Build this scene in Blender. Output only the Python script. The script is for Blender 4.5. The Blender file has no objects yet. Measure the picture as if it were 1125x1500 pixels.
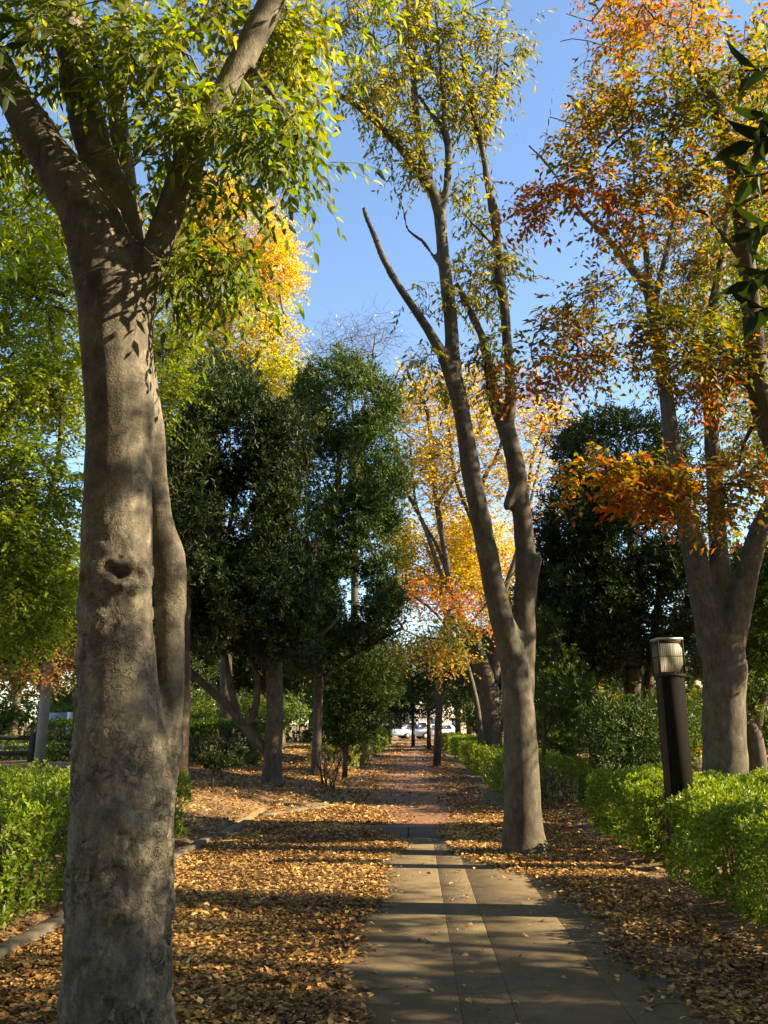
import bpy, bmesh, math, random
import numpy as np
from mathutils import Vector, Matrix, noise

rng = np.random.default_rng(7)
random.seed(7)
R = math.radians
scene = bpy.context.scene
COL = scene.collection

# ------------------------------------------------------------------ camera, sky, sun, exposure
F, PITCH, YAW, CAMH = 1210.0, R(14.4), R(2.03), 1.5          # focal length in photo pixels (1125 x 1500)
cam = bpy.data.objects.new('camera', bpy.data.cameras.new('camera'))
COL.objects.link(cam)
cam.location = (0, 0, CAMH)
cam.rotation_euler = (R(90) + PITCH, 0, YAW)
cam.data.sensor_fit = 'VERTICAL'
cam.data.sensor_height = 24
cam.data.lens = 24 * F / 1500
cam.data.clip_end = 3000
scene.camera = cam

SUN_EL, SUN_AZ = R(29), R(94)      # azimuth clockwise from +Y (the path), so the sun stands to the +X side, a touch behind
world = bpy.data.worlds.new('World')
scene.world = world
world.use_nodes = True
nt = world.node_tree
sky = nt.nodes.new('ShaderNodeTexSky')
sky.sky_type = 'NISHITA'
sky.sun_disc = False
sky.sun_elevation = SUN_EL
sky.sun_rotation = SUN_AZ
sky.air_density = 1.0
sky.dust_density = 0.1
sky.ozone_density = 2.2
nt.links.new(sky.outputs[0], nt.nodes['Background'].inputs[0])
nt.nodes['Background'].inputs[1].default_value = 0.087
sun = bpy.data.objects.new('sun', bpy.data.lights.new('sun', 'SUN'))
COL.objects.link(sun)
sun.data.energy = 5.0
sun.data.angle = R(0.53)
sun.data.color = (1.0, 0.80, 0.52)
sd = Vector((math.sin(SUN_AZ) * math.cos(SUN_EL), math.cos(SUN_AZ) * math.cos(SUN_EL), math.sin(SUN_EL)))
sun.rotation_euler = sd.to_track_quat('Z', 'Y').to_euler()
sun.location = (30, -3, 25)
scene.view_settings.view_transform = 'Standard'
scene.view_settings.look = 'None'
scene.view_settings.exposure = 2.0
scene.view_settings.gamma = 1
scene.view_settings.use_curve_mapping = False
scene.cycles.max_bounces = 7
scene.cycles.diffuse_bounces = 3
scene.cycles.glossy_bounces = 2
scene.cycles.transmission_bounces = 4
scene.cycles.use_denoising = True
scene.cycles.caustics_reflective = False
scene.cycles.caustics_refractive = False

# ------------------------------------------------------------------ where things stand
cp, sp_, cy, sy = math.cos(PITCH), math.sin(PITCH), math.cos(YAW), math.sin(YAW)
FWD = np.array([-sy * cp, cy * cp, sp_])
RGT = np.array([cy, sy, 0.0])
UPV = np.cross(RGT, FWD)


def P(px, py, Y):
    """world point seen at photo pixel (px, py) at distance Y along the path"""
    d = FWD + RGT * (px - 562.5) / F - UPV * (py - 750) / F
    t = Y / d[1]
    return np.array([0, 0, CAMH]) + d * t


def ppm(p):
    """photo pixels per metre at world point p"""
    return F / max(0.3, float(np.dot(np.asarray(p) - np.array([0, 0, CAMH]), FWD)))


def sstep(a, b, x):
    t = np.clip((np.asarray(x, float) - a) / (b - a), 0, 1)
    return t * t * (3 - 2 * t)


def tz(X, Y):
    """height of the ground"""
    l = 0.34 * sstep(-2.9, -5.5, X) * sstep(10, 18, Y)
    l2 = 0.20 * sstep(-1.7, -2.6, X) * sstep(16.2, 18, Y)
    r = 0.05 * sstep(2.35, 2.8, X)
    ll = 0.06 * sstep(-2.8, -3.1, X)
    und = 0.05 * np.sin(np.asarray(X) * 1.3 + np.asarray(Y) * .35) * sstep(3, 5, np.abs(X))
    on_path = (np.asarray(X) > -2.8) & (np.asarray(X) < 2.36) & (np.asarray(Y) < 16.1)
    on_path |= (np.abs(X) < 1.62) & (np.asarray(Y) >= 16.1)
    return np.where(on_path, -0.06, np.maximum(l, l2) + r + ll + und)


# ------------------------------------------------------------------ object helpers
def props(o, label=None, cat=None, group=None, kind=None):
    for k, v in (('label', label), ('category', cat), ('group', group), ('kind', kind)):
        if v:
            o[k] = v
    return o


def thing(name, label, cat, loc=(0, 0, 0), rz=0, group=None):
    o = bpy.data.objects.new(name, None)
    COL.objects.link(o)
    o.location = tuple(float(v) for v in loc)
    o.rotation_euler = (0, 0, rz)
    o.empty_display_size = .2
    return props(o, label, cat, group)


def link(name, me, parent=None, kind=None, loc=None):
    o = bpy.data.objects.new(name, me)
    COL.objects.link(o)
    if parent is not None:
        o.parent = parent
    if loc is not None:
        o.location = tuple(float(v) for v in loc)
    if kind:
        o['kind'] = kind
    return o


def mesh_from(verts, faces_by_n, mats, cols=None, smooth=False, midx=None):
    """verts (N,3); faces_by_n: list of int arrays (M,k)"""
    me = bpy.data.meshes.new('geometry')
    verts = np.asarray(verts, np.float32)
    me.vertices.add(len(verts))
    me.vertices.foreach_set('co', verts.ravel())
    faces_by_n = [np.asarray(f, np.int32) for f in faces_by_n if len(f)]
    nl = sum(f.size for f in faces_by_n)
    nf = sum(len(f) for f in faces_by_n)
    me.loops.add(nl)
    me.polygons.add(nf)
    me.loops.foreach_set('vertex_index', np.concatenate([f.ravel() for f in faces_by_n]))
    tot = np.concatenate([np.full(len(f), f.shape[1], np.int32) for f in faces_by_n])
    st = np.concatenate([[0], np.cumsum(tot)[:-1]]).astype(np.int32)
    me.polygons.foreach_set('loop_start', st)
    if smooth:
        me.polygons.foreach_set('use_smooth', np.ones(nf, bool))
    if midx is not None:
        me.polygons.foreach_set('material_index', np.asarray(midx, np.int32))
    for m in (mats if isinstance(mats, (list, tuple)) else [mats]):
        me.materials.append(m)
    if cols is not None:
        a = me.color_attributes.new('tint', 'FLOAT_COLOR', 'POINT')
        c = np.ones((len(verts), 4), np.float32)
        c[:, :3] = cols
        a.data.foreach_set('color', c.ravel())
    me.update()
    me.validate()
    return me


class Acc:
    """gathers vertices, triangles and quads for one mesh"""
    def __init__(s):
        s.v, s.t, s.q, s.c, s.n = [], [], [], [], 0

    def add(s, v, tris=None, quads=None, cols=None):
        v = np.asarray(v, float).reshape(-1, 3)
        if tris is not None and len(tris):
            s.t.append(np.asarray(tris) + s.n)
        if quads is not None and len(quads):
            s.q.append(np.asarray(quads) + s.n)
        s.v.append(v)
        if cols is not None:
            s.c.append(np.broadcast_to(cols, (len(v), 3)))
        s.n += len(v)

    def box(s, x0, x1, y0, y1, z0, z1, ch=0.0):
        if ch <= 0:
            v = [(x0, y0, z0), (x1, y0, z0), (x1, y1, z0), (x0, y1, z0), (x0, y0, z1), (x1, y0, z1), (x1, y1, z1), (x0, y1, z1)]
            s.add(v, quads=[(0, 3, 2, 1), (4, 5, 6, 7), (0, 1, 5, 4), (1, 2, 6, 5), (2, 3, 7, 6), (3, 0, 4, 7)])
        else:
            v = [(x0, y0, z0), (x1, y0, z0), (x1, y1, z0), (x0, y1, z0),
                 (x0, y0, z1 - ch), (x1, y0, z1 - ch), (x1, y1, z1 - ch), (x0, y1, z1 - ch),
                 (x0 + ch, y0 + ch, z1), (x1 - ch, y0 + ch, z1), (x1 - ch, y1 - ch, z1), (x0 + ch, y1 - ch, z1)]
            q = [(0, 3, 2, 1), (8, 9, 10, 11)]
            for k in range(4):
                j = (k + 1) % 4
                q += [(k, j, 4 + j, 4 + k), (4 + k, 4 + j, 8 + j, 8 + k)]
            s.add(v, quads=q)

    def tube(s, pts, rad, sides=6, cap=True, rough=0.0):
        pts = np.asarray(pts, float)
        rad = np.broadcast_to(np.asarray(rad, float), (len(pts),))
        t = np.gradient(pts, axis=0)
        t /= np.linalg.norm(t, axis=1)[:, None] + 1e-9
        m = t.mean(0)
        ref = np.array([1.0, 0, 0]) if abs(m[0]) < .6 * np.linalg.norm(m) + 1e-6 else np.array([0, 0, 1.0])
        u = np.cross(t, ref)
        u /= np.linalg.norm(u, axis=1)[:, None] + 1e-9
        w = np.cross(t, u)
        a = np.arange(sides) * 2 * np.pi / sides
        rr = rad[:, None] * (1 + (rng.normal(0, rough, (len(pts), sides)) if rough else 0))
        v = pts[:, None] + (u[:, None] * np.cos(a)[None, :, None] + w[:, None] * np.sin(a)[None, :, None]) * rr[..., None]
        n = len(pts)
        i = np.arange(n - 1)[:, None] * sides
        j = np.arange(sides)[None]
        k = (j + 1) % sides
        q = np.stack([i + j, i + k, i + sides + k, i + sides + j], -1).reshape(-1, 4)
        v = v.reshape(-1, 3)
        tr = None
        if cap:
            v = np.vstack([v, pts[:1], pts[-1:]])
            b = n * sides
            jj = np.arange(sides)
            kk = (jj + 1) % sides
            tr = np.vstack([np.stack([np.full(sides, b), kk, jj], -1), np.stack([np.full(sides, b + 1), (n - 1) * sides + jj, (n - 1) * sides + kk], -1)])
        s.add(v, tris=tr, quads=q)

    def mesh(s, mats, smooth=False):
        f = []
        if s.t:
            f.append(np.vstack(s.t))
        if s.q:
            f.append(np.vstack(s.q))
        return mesh_from(np.vstack(s.v), f, mats, np.vstack(s.c) if s.c else None, smooth)


def smooth_line(pts, step):
    """Catmull-Rom through rows of (x, y, z, radius)"""
    p = np.asarray(pts, float)
    if len(p) < 3:
        p = np.vstack([p[0], (p[0] + p[-1]) / 2, p[-1]])
    e = np.vstack([2 * p[0] - p[1], p, 2 * p[-1] - p[-2]])
    out = []
    for i in range(len(p) - 1):
        a, b, c, d = e[i:i + 4]
        n = max(2, int(np.linalg.norm((c - b)[:3]) / step))
        for t in np.arange(n) / n:
            out.append(.5 * (2 * b + (c - a) * t + (2 * a - 5 * b + 4 * c - d) * t * t + (3 * b - a - 3 * c + d) * t ** 3))
    out.append(p[-1])
    o = np.array(out)
    o[:, 3] = np.maximum(o[:, 3], p[:, 3].min() * .8)
    return o


# ------------------------------------------------------------------ materials
def new_mat(name):
    m = bpy.data.materials.new(name)
    m.use_nodes = True
    return m, m.node_tree, m.node_tree.nodes['Principled BSDF']


def nd(t, kind, **kw):
    n = t.nodes.new(kind)
    for k, v in kw.items():
        if k in n.inputs:
            n.inputs[k].default_value = v
        else:
            setattr(n, k, v)
    return n


def ramp(t, fac, stops):
    r = t.nodes.new('ShaderNodeValToRGB')
    e = r.color_ramp.elements
    while len(e) < len(stops):
        e.new(.5)
    for i, (p, c) in enumerate(stops):
        e[i].position = p
        e[i].color = (*c, 1) if len(c) == 3 else c
    t.links.new(fac, r.inputs[0])
    return r.outputs[0]


def mixc(t, fac, a, b, mode='MIX'):
    n = t.nodes.new('ShaderNodeMix')
    n.data_type = 'RGBA'
    n.blend_type = mode
    for s, v in ((n.inputs[0], fac), (n.inputs[6], a), (n.inputs[7], b)):
        if hasattr(v, 'is_output'):
            t.links.new(v, s)
        elif isinstance(v, (int, float)):
            s.default_value = v
        else:
            s.default_value = (*v, 1)
    return n.outputs[2]


def coords(t, scale=(1, 1, 1)):
    c = t.nodes.new('ShaderNodeTexCoord')
    m = t.nodes.new('ShaderNodeMapping')
    m.inputs['Scale'].default_value = scale
    t.links.new(c.outputs['Object'], m.inputs[0])
    return m.outputs[0]


def tex(t, vec, kind, scale, detail=4, rough=.55, dist=0):
    n = t.nodes.new(kind)
    n.inputs['Scale'].default_value = scale
    if 'Detail' in n.inputs:
        n.inputs['Detail'].default_value = detail
    if 'Roughness' in n.inputs:
        n.inputs['Roughness'].default_value = rough
    if 'Distortion' in n.inputs:
        n.inputs['Distortion'].default_value = dist
    t.links.new(vec, n.inputs['Vector'])
    return n


def bump(t, bsdf, h, strength, dist):
    b = t.nodes.new('ShaderNodeBump')
    b.inputs['Strength'].default_value = strength
    b.inputs['Distance'].default_value = dist
    t.links.new(h, b.inputs['Height'])
    t.links.new(b.outputs[0], bsdf.inputs['Normal'])


def leaf_mat(name, trans=.45, rough=.45, spec=.3, boost=1.35):
    m, t, b = new_mat(name)
    a = nd(t, 'ShaderNodeAttribute', attribute_name='tint')
    geo = t.nodes.new('ShaderNodeNewGeometry')
    under = mixc(t, .25, a.outputs['Color'], (.22, .23, .12))
    col = mixc(t, geo.outputs['Backfacing'], a.outputs['Color'], under)
    t.links.new(col, b.inputs['Base Color'])
    b.inputs['Roughness'].default_value = rough
    b.inputs['Specular IOR Level'].default_value = spec
    tr = t.nodes.new('ShaderNodeBsdfTranslucent')
    hs = nd(t, 'ShaderNodeHueSaturation', Saturation=1.15, Value=boost)
    t.links.new(a.outputs['Color'], hs.inputs['Color'])
    t.links.new(hs.outputs[0], tr.inputs[0])
    mx = t.nodes.new('ShaderNodeMixShader')
    mx.inputs[0].default_value = trans
    t.links.new(b.outputs[0], mx.inputs[1])
    t.links.new(tr.outputs[0], mx.inputs[2])
    t.links.new(mx.outputs[0], t.nodes['Material Output'].inputs[0])
    return m


LEAF = leaf_mat('autumn_leaf', .5, .5, .25, 1.6)
EVER_LEAF = leaf_mat('glossy_evergreen_leaf', .2, .5, .18, 1.4)
HEDGE_LEAF = leaf_mat('hedge_leaf', .36, .42, .35, 1.7)
DRY_LEAF = leaf_mat('dry_fallen_leaf', .15, .6, .2, 1.1)


def bark_mat(name, base, dark, patch, patch_amt=.5, bumpd=.006, flakes=0.0):
    m, t, b = new_mat(name)
    v = coords(t)
    vs = coords(t, (1, 1, .45))
    n1 = tex(t, v, 'ShaderNodeTexNoise', 3.2, 6, .6)
    n2 = tex(t, vs, 'ShaderNodeTexNoise', 16, 6, .65, .4)
    n3 = tex(t, v, 'ShaderNodeTexNoise', 70, 4, .6)
    c = ramp(t, n1.outputs[0], [(.36, dark), (.52, base), (.66, patch)])
    c2 = mixc(t, .55, c, ramp(t, n2.outputs[0], [(.36, tuple(x * .45 for x in base)), (.55, base), (.72, tuple(min(1, x * 1.35) for x in patch))]))
    c3 = mixc(t, .35, c2, ramp(t, n3.outputs[0], [(.35, (.25, .25, .25)), (.65, (1, 1, 1))]), 'MULTIPLY')
    wv = coords(t, (3, 3, 34))
    n4 = tex(t, wv, 'ShaderNodeTexNoise', 2.0, 3, .6)
    c4 = mixc(t, ramp(t, n4.outputs[0], [(.62, (0, 0, 0)), (.7, (.45, .45, .45))]), c3, tuple(x * .5 for x in dark))
    if flakes:
        # curling plates low on the trunk: dark seams between them, each its own shade, here and there fresh orange bark
        nw = tex(t, v, 'ShaderNodeTexNoise', 9, 3, .6)
        wob_ = mixc(t, .22, v, nw.outputs['Color'], 'ADD')
        ve = t.nodes.new('ShaderNodeTexVoronoi')
        ve.feature = 'DISTANCE_TO_EDGE'
        ve.inputs['Scale'].default_value = 17
        vc = t.nodes.new('ShaderNodeTexVoronoi')
        vc.inputs['Scale'].default_value = 17
        for q in (ve, vc):
            t.links.new(wob_, q.inputs['Vector'])
        sepz = t.nodes.new('ShaderNodeSeparateXYZ')
        t.links.new(v, sepz.inputs[0])
        low = nd(t, 'ShaderNodeMapRange')
        t.links.new(sepz.outputs[2], low.inputs[0])
        low.inputs[1].default_value, low.inputs[2].default_value, low.inputs[3].default_value, low.inputs[4].default_value = .9, 3.4, 1.0, .12
        nm = tex(t, v, 'ShaderNodeTexNoise', 2.6, 4, .6)
        msk = nd(t, 'ShaderNodeMath', operation='MULTIPLY')
        t.links.new(ramp(t, nm.outputs[0], [(.44, (0, 0, 0)), (.56, (1, 1, 1))]), msk.inputs[0])
        t.links.new(low.outputs[0], msk.inputs[1])
        seam = ramp(t, ve.outputs['Distance'], [(.0, (.34, .31, .28)), (.05, (.78, .75, .72)), (.13, (1, 1, 1))])
        shade = ramp(t, vc.outputs['Color'], [(.1, (.55, .53, .5)), (.5, (1, 1, 1)), (.9, (1.35, 1.3, 1.2))])
        fl = mixc(t, 1.0, mixc(t, 1.0, c4, seam, 'MULTIPLY'), shade, 'MULTIPLY')
        c4 = mixc(t, msk.outputs[0], c4, fl)
        no = tex(t, v, 'ShaderNodeTexNoise', 7, 2, .5)
        c4 = mixc(t, ramp(t, no.outputs[0], [(.72, (0, 0, 0)), (.745, (.8, .8, .8))]), c4, (.20, .085, .035))
        nl = tex(t, v, 'ShaderNodeTexNoise', 4.3, 8, .7)
        c4 = mixc(t, ramp(t, nl.outputs[0], [(.56, (0, 0, 0)), (.62, (.55, .55, .55))]), c4, (.05, .043, .032))
    t.links.new(c4, b.inputs['Base Color'])
    b.inputs['Roughness'].default_value = .85
    b.inputs['Specular IOR Level'].default_value = .2
    h = nd(t, 'ShaderNodeMath', operation='ADD')
    t.links.new(n2.outputs[0], h.inputs[0])
    t.links.new(n3.outputs[0], h.inputs[1])
    hh = h.outputs[0]
    if flakes:
        st = ramp(t, ve.outputs['Distance'], [(.0, (0, 0, 0)), (.10, (1, 1, 1)), (.5, (.8, .8, .8))])
        m1 = nd(t, 'ShaderNodeMath', operation='MULTIPLY')
        t.links.new(st, m1.inputs[0])
        t.links.new(msk.outputs[0], m1.inputs[1])
        m2 = nd(t, 'ShaderNodeMath', operation='ADD')
        t.links.new(m1.outputs[0], m2.inputs[0])
        t.links.new(hh, m2.inputs[1])
        hh = m2.outputs[0]
    bump(t, b, hh, .7 if flakes else .6, .0075 if flakes else bumpd)
    return m


BARK_GREY = bark_mat('grey_zelkova_bark', (.11, .095, .069), (.05, .042, .032), (.165, .142, .102))
BARK_HERO = bark_mat('flaking_grey_bark', (.165, .147, .112), (.075, .066, .05), (.275, .245, .185), flakes=1.0)
BARK_DARK = bark_mat('dark_evergreen_bark', (.10, .08, .055), (.05, .04, .03), (.17, .14, .10))
BARK_TWIG = bark_mat('twig_bark', (.13, .105, .08), (.08, .065, .05), (.18, .15, .115))


def plain(name, col, rough=.6, spec=.3, metal=0, vary=.15, scale=8, bumpd=0.0):
    m, t, b = new_mat(name)
    v = coords(t)
    n = tex(t, v, 'ShaderNodeTexNoise', scale, 6, .6)
    c = ramp(t, n.outputs[0], [(.3, tuple(x * (1 - vary) for x in col)), (.7, tuple(min(1, x * (1 + vary)) for x in col))])
    t.links.new(c, b.inputs['Base Color'])
    b.inputs['Roughness'].default_value = rough
    b.inputs['Specular IOR Level'].default_value = spec
    b.inputs['Metallic'].default_value = metal
    if bumpd:
        n2 = tex(t, v, 'ShaderNodeTexNoise', scale * 9, 5, .65)
        bump(t, b, n2.outputs[0], .6, bumpd)
    return m


def paving_mat(name, col, grit, gscale):
    m, t, b = new_mat(name)
    v = t.nodes.new('ShaderNodeNewGeometry').outputs['Position']
    n1 = tex(t, v, 'ShaderNodeTexNoise', 1.1, 6, .62)
    n2 = tex(t, v, 'ShaderNodeTexNoise', gscale, 3, .7)
    vo = tex(t, v, 'ShaderNodeTexVoronoi', gscale * .8)
    c = ramp(t, n1.outputs[0], [(.3, tuple(x * .72 for x in col)), (.5, col), (.72, tuple(x * 1.22 for x in col))])
    c = mixc(t, .5, c, ramp(t, n2.outputs[0], [(.3, (.45, .45, .45)), (.7, (1.25, 1.2, 1.1))]), 'MULTIPLY')
    n3 = tex(t, v, 'ShaderNodeTexNoise', 4.2, 8, .72, 1.2)
    c = mixc(t, .6, c, ramp(t, n3.outputs[0], [(.36, (.55, .52, .48)), (.5, (1, 1, 1)), (.7, (1.12, 1.1, 1.05))]), 'MULTIPLY')
    t.links.new(c, b.inputs['Base Color'])
    b.inputs['Roughness'].default_value = .8
    b.inputs['Specular IOR Level'].default_value = .25
    bump(t, b, vo.outputs['Distance'], .7, grit)
    return m


PAVE = paving_mat('grey_concrete_paving', (.15, .116, .068), .0025, 160)
PAVE_GRIT = paving_mat('exposed_aggregate_paving', (.155, .121, .072), .007, 75)
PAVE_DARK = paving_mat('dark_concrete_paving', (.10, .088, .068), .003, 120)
KERB = paving_mat('kerb_concrete', (.15, .128, .09), .005, 60)


def brick_paving():
    m, t, b = new_mat('red_brick_paving')
    v = coords(t)
    br = t.nodes.new('ShaderNodeTexBrick')
    br.inputs['Scale'].default_value = 1
    br.inputs['Brick Width'].default_value = .21
    br.inputs['Row Height'].default_value = .105
    br.inputs['Mortar Size'].default_value = .005
    br.inputs['Color1'].default_value = (.23, .11, .055, 1)
    br.inputs['Color2'].default_value = (.18, .088, .046, 1)
    br.inputs['Mortar'].default_value = (.10, .075, .055, 1)
    t.links.new(v, br.inputs['Vector'])
    n = tex(t, v, 'ShaderNodeTexNoise', 1.3, 6, .6)
    c = mixc(t, .5, br.outputs[0], ramp(t, n.outputs[0], [(.3, (.6, .6, .6)), (.7, (1.3, 1.2, 1.05))]), 'MULTIPLY')
    t.links.new(c, b.inputs['Base Color'])
    b.inputs['Roughness'].default_value = .8
    bump(t, b, br.outputs['Fac'], -.5, .004)
    return m


def ground_mat():
    m, t, b = new_mat('leafy_soil')
    v = coords(t)
    n = tex(t, v, 'ShaderNodeTexNoise', .35, 5, .6)
    vo = tex(t, v, 'ShaderNodeTexVoronoi', 15)
    vo.inputs['Randomness'].default_value = 1
    n2 = tex(t, v, 'ShaderNodeTexNoise', 30, 5, .7)
    leafc = ramp(t, vo.outputs['Color'], [(.1, (.07, .045, .022)), (.4, (.16, .095, .04)), (.65, (.22, .13, .05)), (.9, (.28, .17, .065))])
    soil = ramp(t, n2.outputs[0], [(.3, (.035, .026, .016)), (.7, (.085, .062, .038))])
    c = mixc(t, ramp(t, n.outputs[0], [(.38, (.25, .25, .25)), (.58, (.8, .8, .8))]), soil, leafc)
    t.links.new(c, b.inputs['Base Color'])
    b.inputs['Roughness'].default_value = .9
    bump(t, b, vo.outputs['Distance'], .8, .02)
    return m


GROUND = ground_mat()
LAWN = plain('pale_lawn', (.16, .19, .07), .9, .1, 0, .35, 3, .01)

# ------------------------------------------------------------------ leaves
def unit(a):
    return a / (np.linalg.norm(a, axis=-1, keepdims=True) + 1e-9)


def leaves(pos, d, n, L, W, cols, detail=0, curl=.15, fold=.12):
    """arrays of leaves; returns verts, tris, cols"""
    N = len(pos)
    d = unit(d)
    s = unit(np.cross(d, n))
    n = np.cross(s, d)
    L = np.broadcast_to(L, (N,))[:, None]
    W = np.broadcast_to(W, (N,))[:, None]
    if detail == 0:
        v = np.stack([pos, pos + d * L * .45 + s * W * .5 + n * W * fold, pos + d * L - n * L * curl, pos + d * L * .45 - s * W * .5 + n * W * fold], 1)
        tr = np.array([(0, 1, 2), (0, 2, 3)])
        k = 4
    else:
        m1 = pos + d * L * .3 + n * L * .0
        m2 = pos + d * L * .66 - n * L * curl * .35
        tip = pos + d * L - n * L * curl
        v = np.stack([pos, m1, m2, tip,
                      m1 + s * W * .5 + n * W * fold, m2 + s * W * .36 + n * W * fold,
                      m1 - s * W * .5 + n * W * fold, m2 - s * W * .36 + n * W * fold], 1)
        tr = np.array([(0, 4, 1), (4, 5, 2), (4, 2, 1), (5, 3, 2), (0, 1, 6), (6, 1, 2), (6, 2, 7), (7, 2, 3)])
        k = 8
    tris = (tr[None] + (np.arange(N) * k)[:, None, None]).reshape(-1, 3)
    return v.reshape(-1, 3), tris, np.repeat(cols, k, 0)


def pick_cols(pal, t, jitter=.18, hue=.05):
    """pal list of rgb; t in 0..1 along it"""
    pal = np.asarray(pal)
    x = np.clip(t, 0, .9999) * (len(pal) - 1)
    i = x.astype(int)
    f = (x - i)[:, None]
    c = pal[i] * (1 - f) + pal[i + 1] * f
    c = c * np.exp(rng.normal(0, jitter, (len(t), 1))) * np.exp(rng.normal(0, hue, (len(t), 3)))
    return np.clip(c, .004, .85)


YG = [(.07, .11, .014), (.13, .18, .02), (.20, .24, .022), (.30, .30, .025), (.45, .34, .03)]
TWIN = [(.07, .085, .014), (.13, .135, .018), (.21, .19, .022), (.33, .26, .028), (.45, .31, .03)]
GREEN = [(.045, .085, .012), (.08, .13, .016), (.13, .18, .02), (.20, .22, .025)]
GOLD = [(.28, .27, .035), (.44, .34, .055), (.54, .38, .075), (.54, .31, .075)]
OLIVE = [(.08, .10, .016), (.12, .125, .018), (.17, .15, .02), (.22, .16, .022), (.38, .22, .03), (.46, .15, .03), (.40, .085, .025)]
ORANGE = [(.22, .19, .03), (.40, .25, .03), (.52, .22, .03), (.50, .13, .025), (.36, .06, .02)]
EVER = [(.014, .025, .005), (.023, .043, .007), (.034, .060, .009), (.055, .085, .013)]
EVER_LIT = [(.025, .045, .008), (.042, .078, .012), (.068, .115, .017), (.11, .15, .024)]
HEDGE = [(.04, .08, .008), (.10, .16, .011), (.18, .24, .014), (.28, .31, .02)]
LITTER = [(.09, .048, .022), (.19, .105, .04), (.38, .215, .068), (.52, .32, .105), (.64, .45, .18)]


def in_view(p, margin=40):
    v = p - np.array([0, 0, CAMH])
    z = v @ FWD
    x = 562.5 + F * (v @ RGT) / np.maximum(z, .1)
    y = 750 - F * (v @ UPV) / np.maximum(z, .1)
    return (z > .3) & (x > -margin) & (x < 1125 + margin) & (y > -margin) & (y < 1500 + margin), z


def spray_leaves(cent, outd, pal, tcl, o):
    """flat sprays of alternate leaves on twiglets around every cluster centre"""
    S, K = o['twiglets'], o['per']
    M = len(cent)
    td = unit(outd[:, None] * .7 + rng.normal(0, .75, (M, S, 3)) * np.array([1, 1, .55]) + np.array([0, 0, -o.get('droop', .25)]))
    tl = o['twig_len'] * rng.uniform(.6, 1.25, (M, S))
    start = cent[:, None] + rng.normal(0, o['twig_len'] * .25, (M, S, 3))
    up = unit(np.array([0, 0, 1.0]) + rng.normal(0, .35, (M, S, 3)))
    side = unit(np.cross(td, up))
    f = (np.arange(K) + .6) / K
    sag = np.array([0, 0, -1.0]) * (tl[..., None, None] * .35) * (f ** 2)[None, None, :, None]
    pos = start[:, :, None] + td[:, :, None] * (tl[..., None] * f)[..., None] + sag
    sgn = np.where(np.arange(K) % 2 == 0, 1.0, -1.0)[None, None, :, None]
    d = td[:, :, None] * .62 + side[:, :, None] * sgn * .8 + np.array([0, 0, -1]) * o.get('droop', .25) * 1.1 + rng.normal(0, .22, (M, S, K, 3))
    n = unit(up[:, :, None] + rng.normal(0, .42, (M, S, K, 3)))
    N = M * S * K
    L = o['leaf'] * rng.uniform(.62, 1.2, N)
    tt = np.repeat(tcl, S * K) + rng.normal(0, o.get('tvar', .16), N)
    keep = rng.random(N) < o.get('keep', .92)
    cols = pick_cols(pal, tt)
    ends = np.stack([start, start + td * tl[..., None] * .5 + np.array([0, 0, -1.0]) * tl[..., None] * .09, start + td * tl[..., None] * .95 + np.array([0, 0, -1.0]) * tl[..., None] * .33], 2).reshape(-1, 3, 3)
    return pos.reshape(-1, 3)[keep], d.reshape(-1, 3)[keep], n.reshape(-1, 3)[keep], L[keep], cols[keep], ends


def whorl_leaves(cent, outd, pal, tcl, o):
    """whorls of leaves round shoot tips (evergreens and hedges)"""
    K, S = o['per'], o['twiglets']
    M = len(cent)
    c = cent[:, None] + rng.normal(0, o['twig_len'], (M, S, 3))
    ax = unit(outd[:, None] * .8 + np.array([0, 0, o.get('rise', .5)]) + rng.normal(0, .5, (M, S, 3)))
    e1 = unit(np.cross(ax, rng.normal(0, 1, (M, S, 3))))
    e2 = np.cross(ax, e1)
    ang = np.arange(K) * 2.399 + rng.uniform(0, 6.28, (M, S, 1))
    rad = e1[:, :, None] * np.cos(ang)[..., None] + e2[:, :, None] * np.sin(ang)[..., None]
    el = np.linspace(.25, 1.15, K)[None, None, :, None] + rng.normal(0, .2, (M, S, K, 1))
    d = ax[:, :, None] * np.cos(el * 1.25) + rad * np.sin(el * 1.25)
    n = ax[:, :, None] * np.sin(el * 1.25) - rad * np.cos(el * 1.25) + rng.normal(0, .2, (M, S, K, 3))
    pos = c[:, :, None] - ax[:, :, None] * (np.arange(K)[None, None, :, None] * o['leaf'] * .1)
    N = M * S * K
    L = o['leaf'] * rng.uniform(.65, 1.15, N)
    cols = pick_cols(pal, np.repeat(tcl, S * K) + rng.normal(0, o.get('tvar', .16), N))
    keep = rng.random(N) < o.get('keep', .95)
    return pos.reshape(-1, 3)[keep], d.reshape(-1, 3)[keep], n.reshape(-1, 3)[keep], L[keep], cols[keep], None


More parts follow.
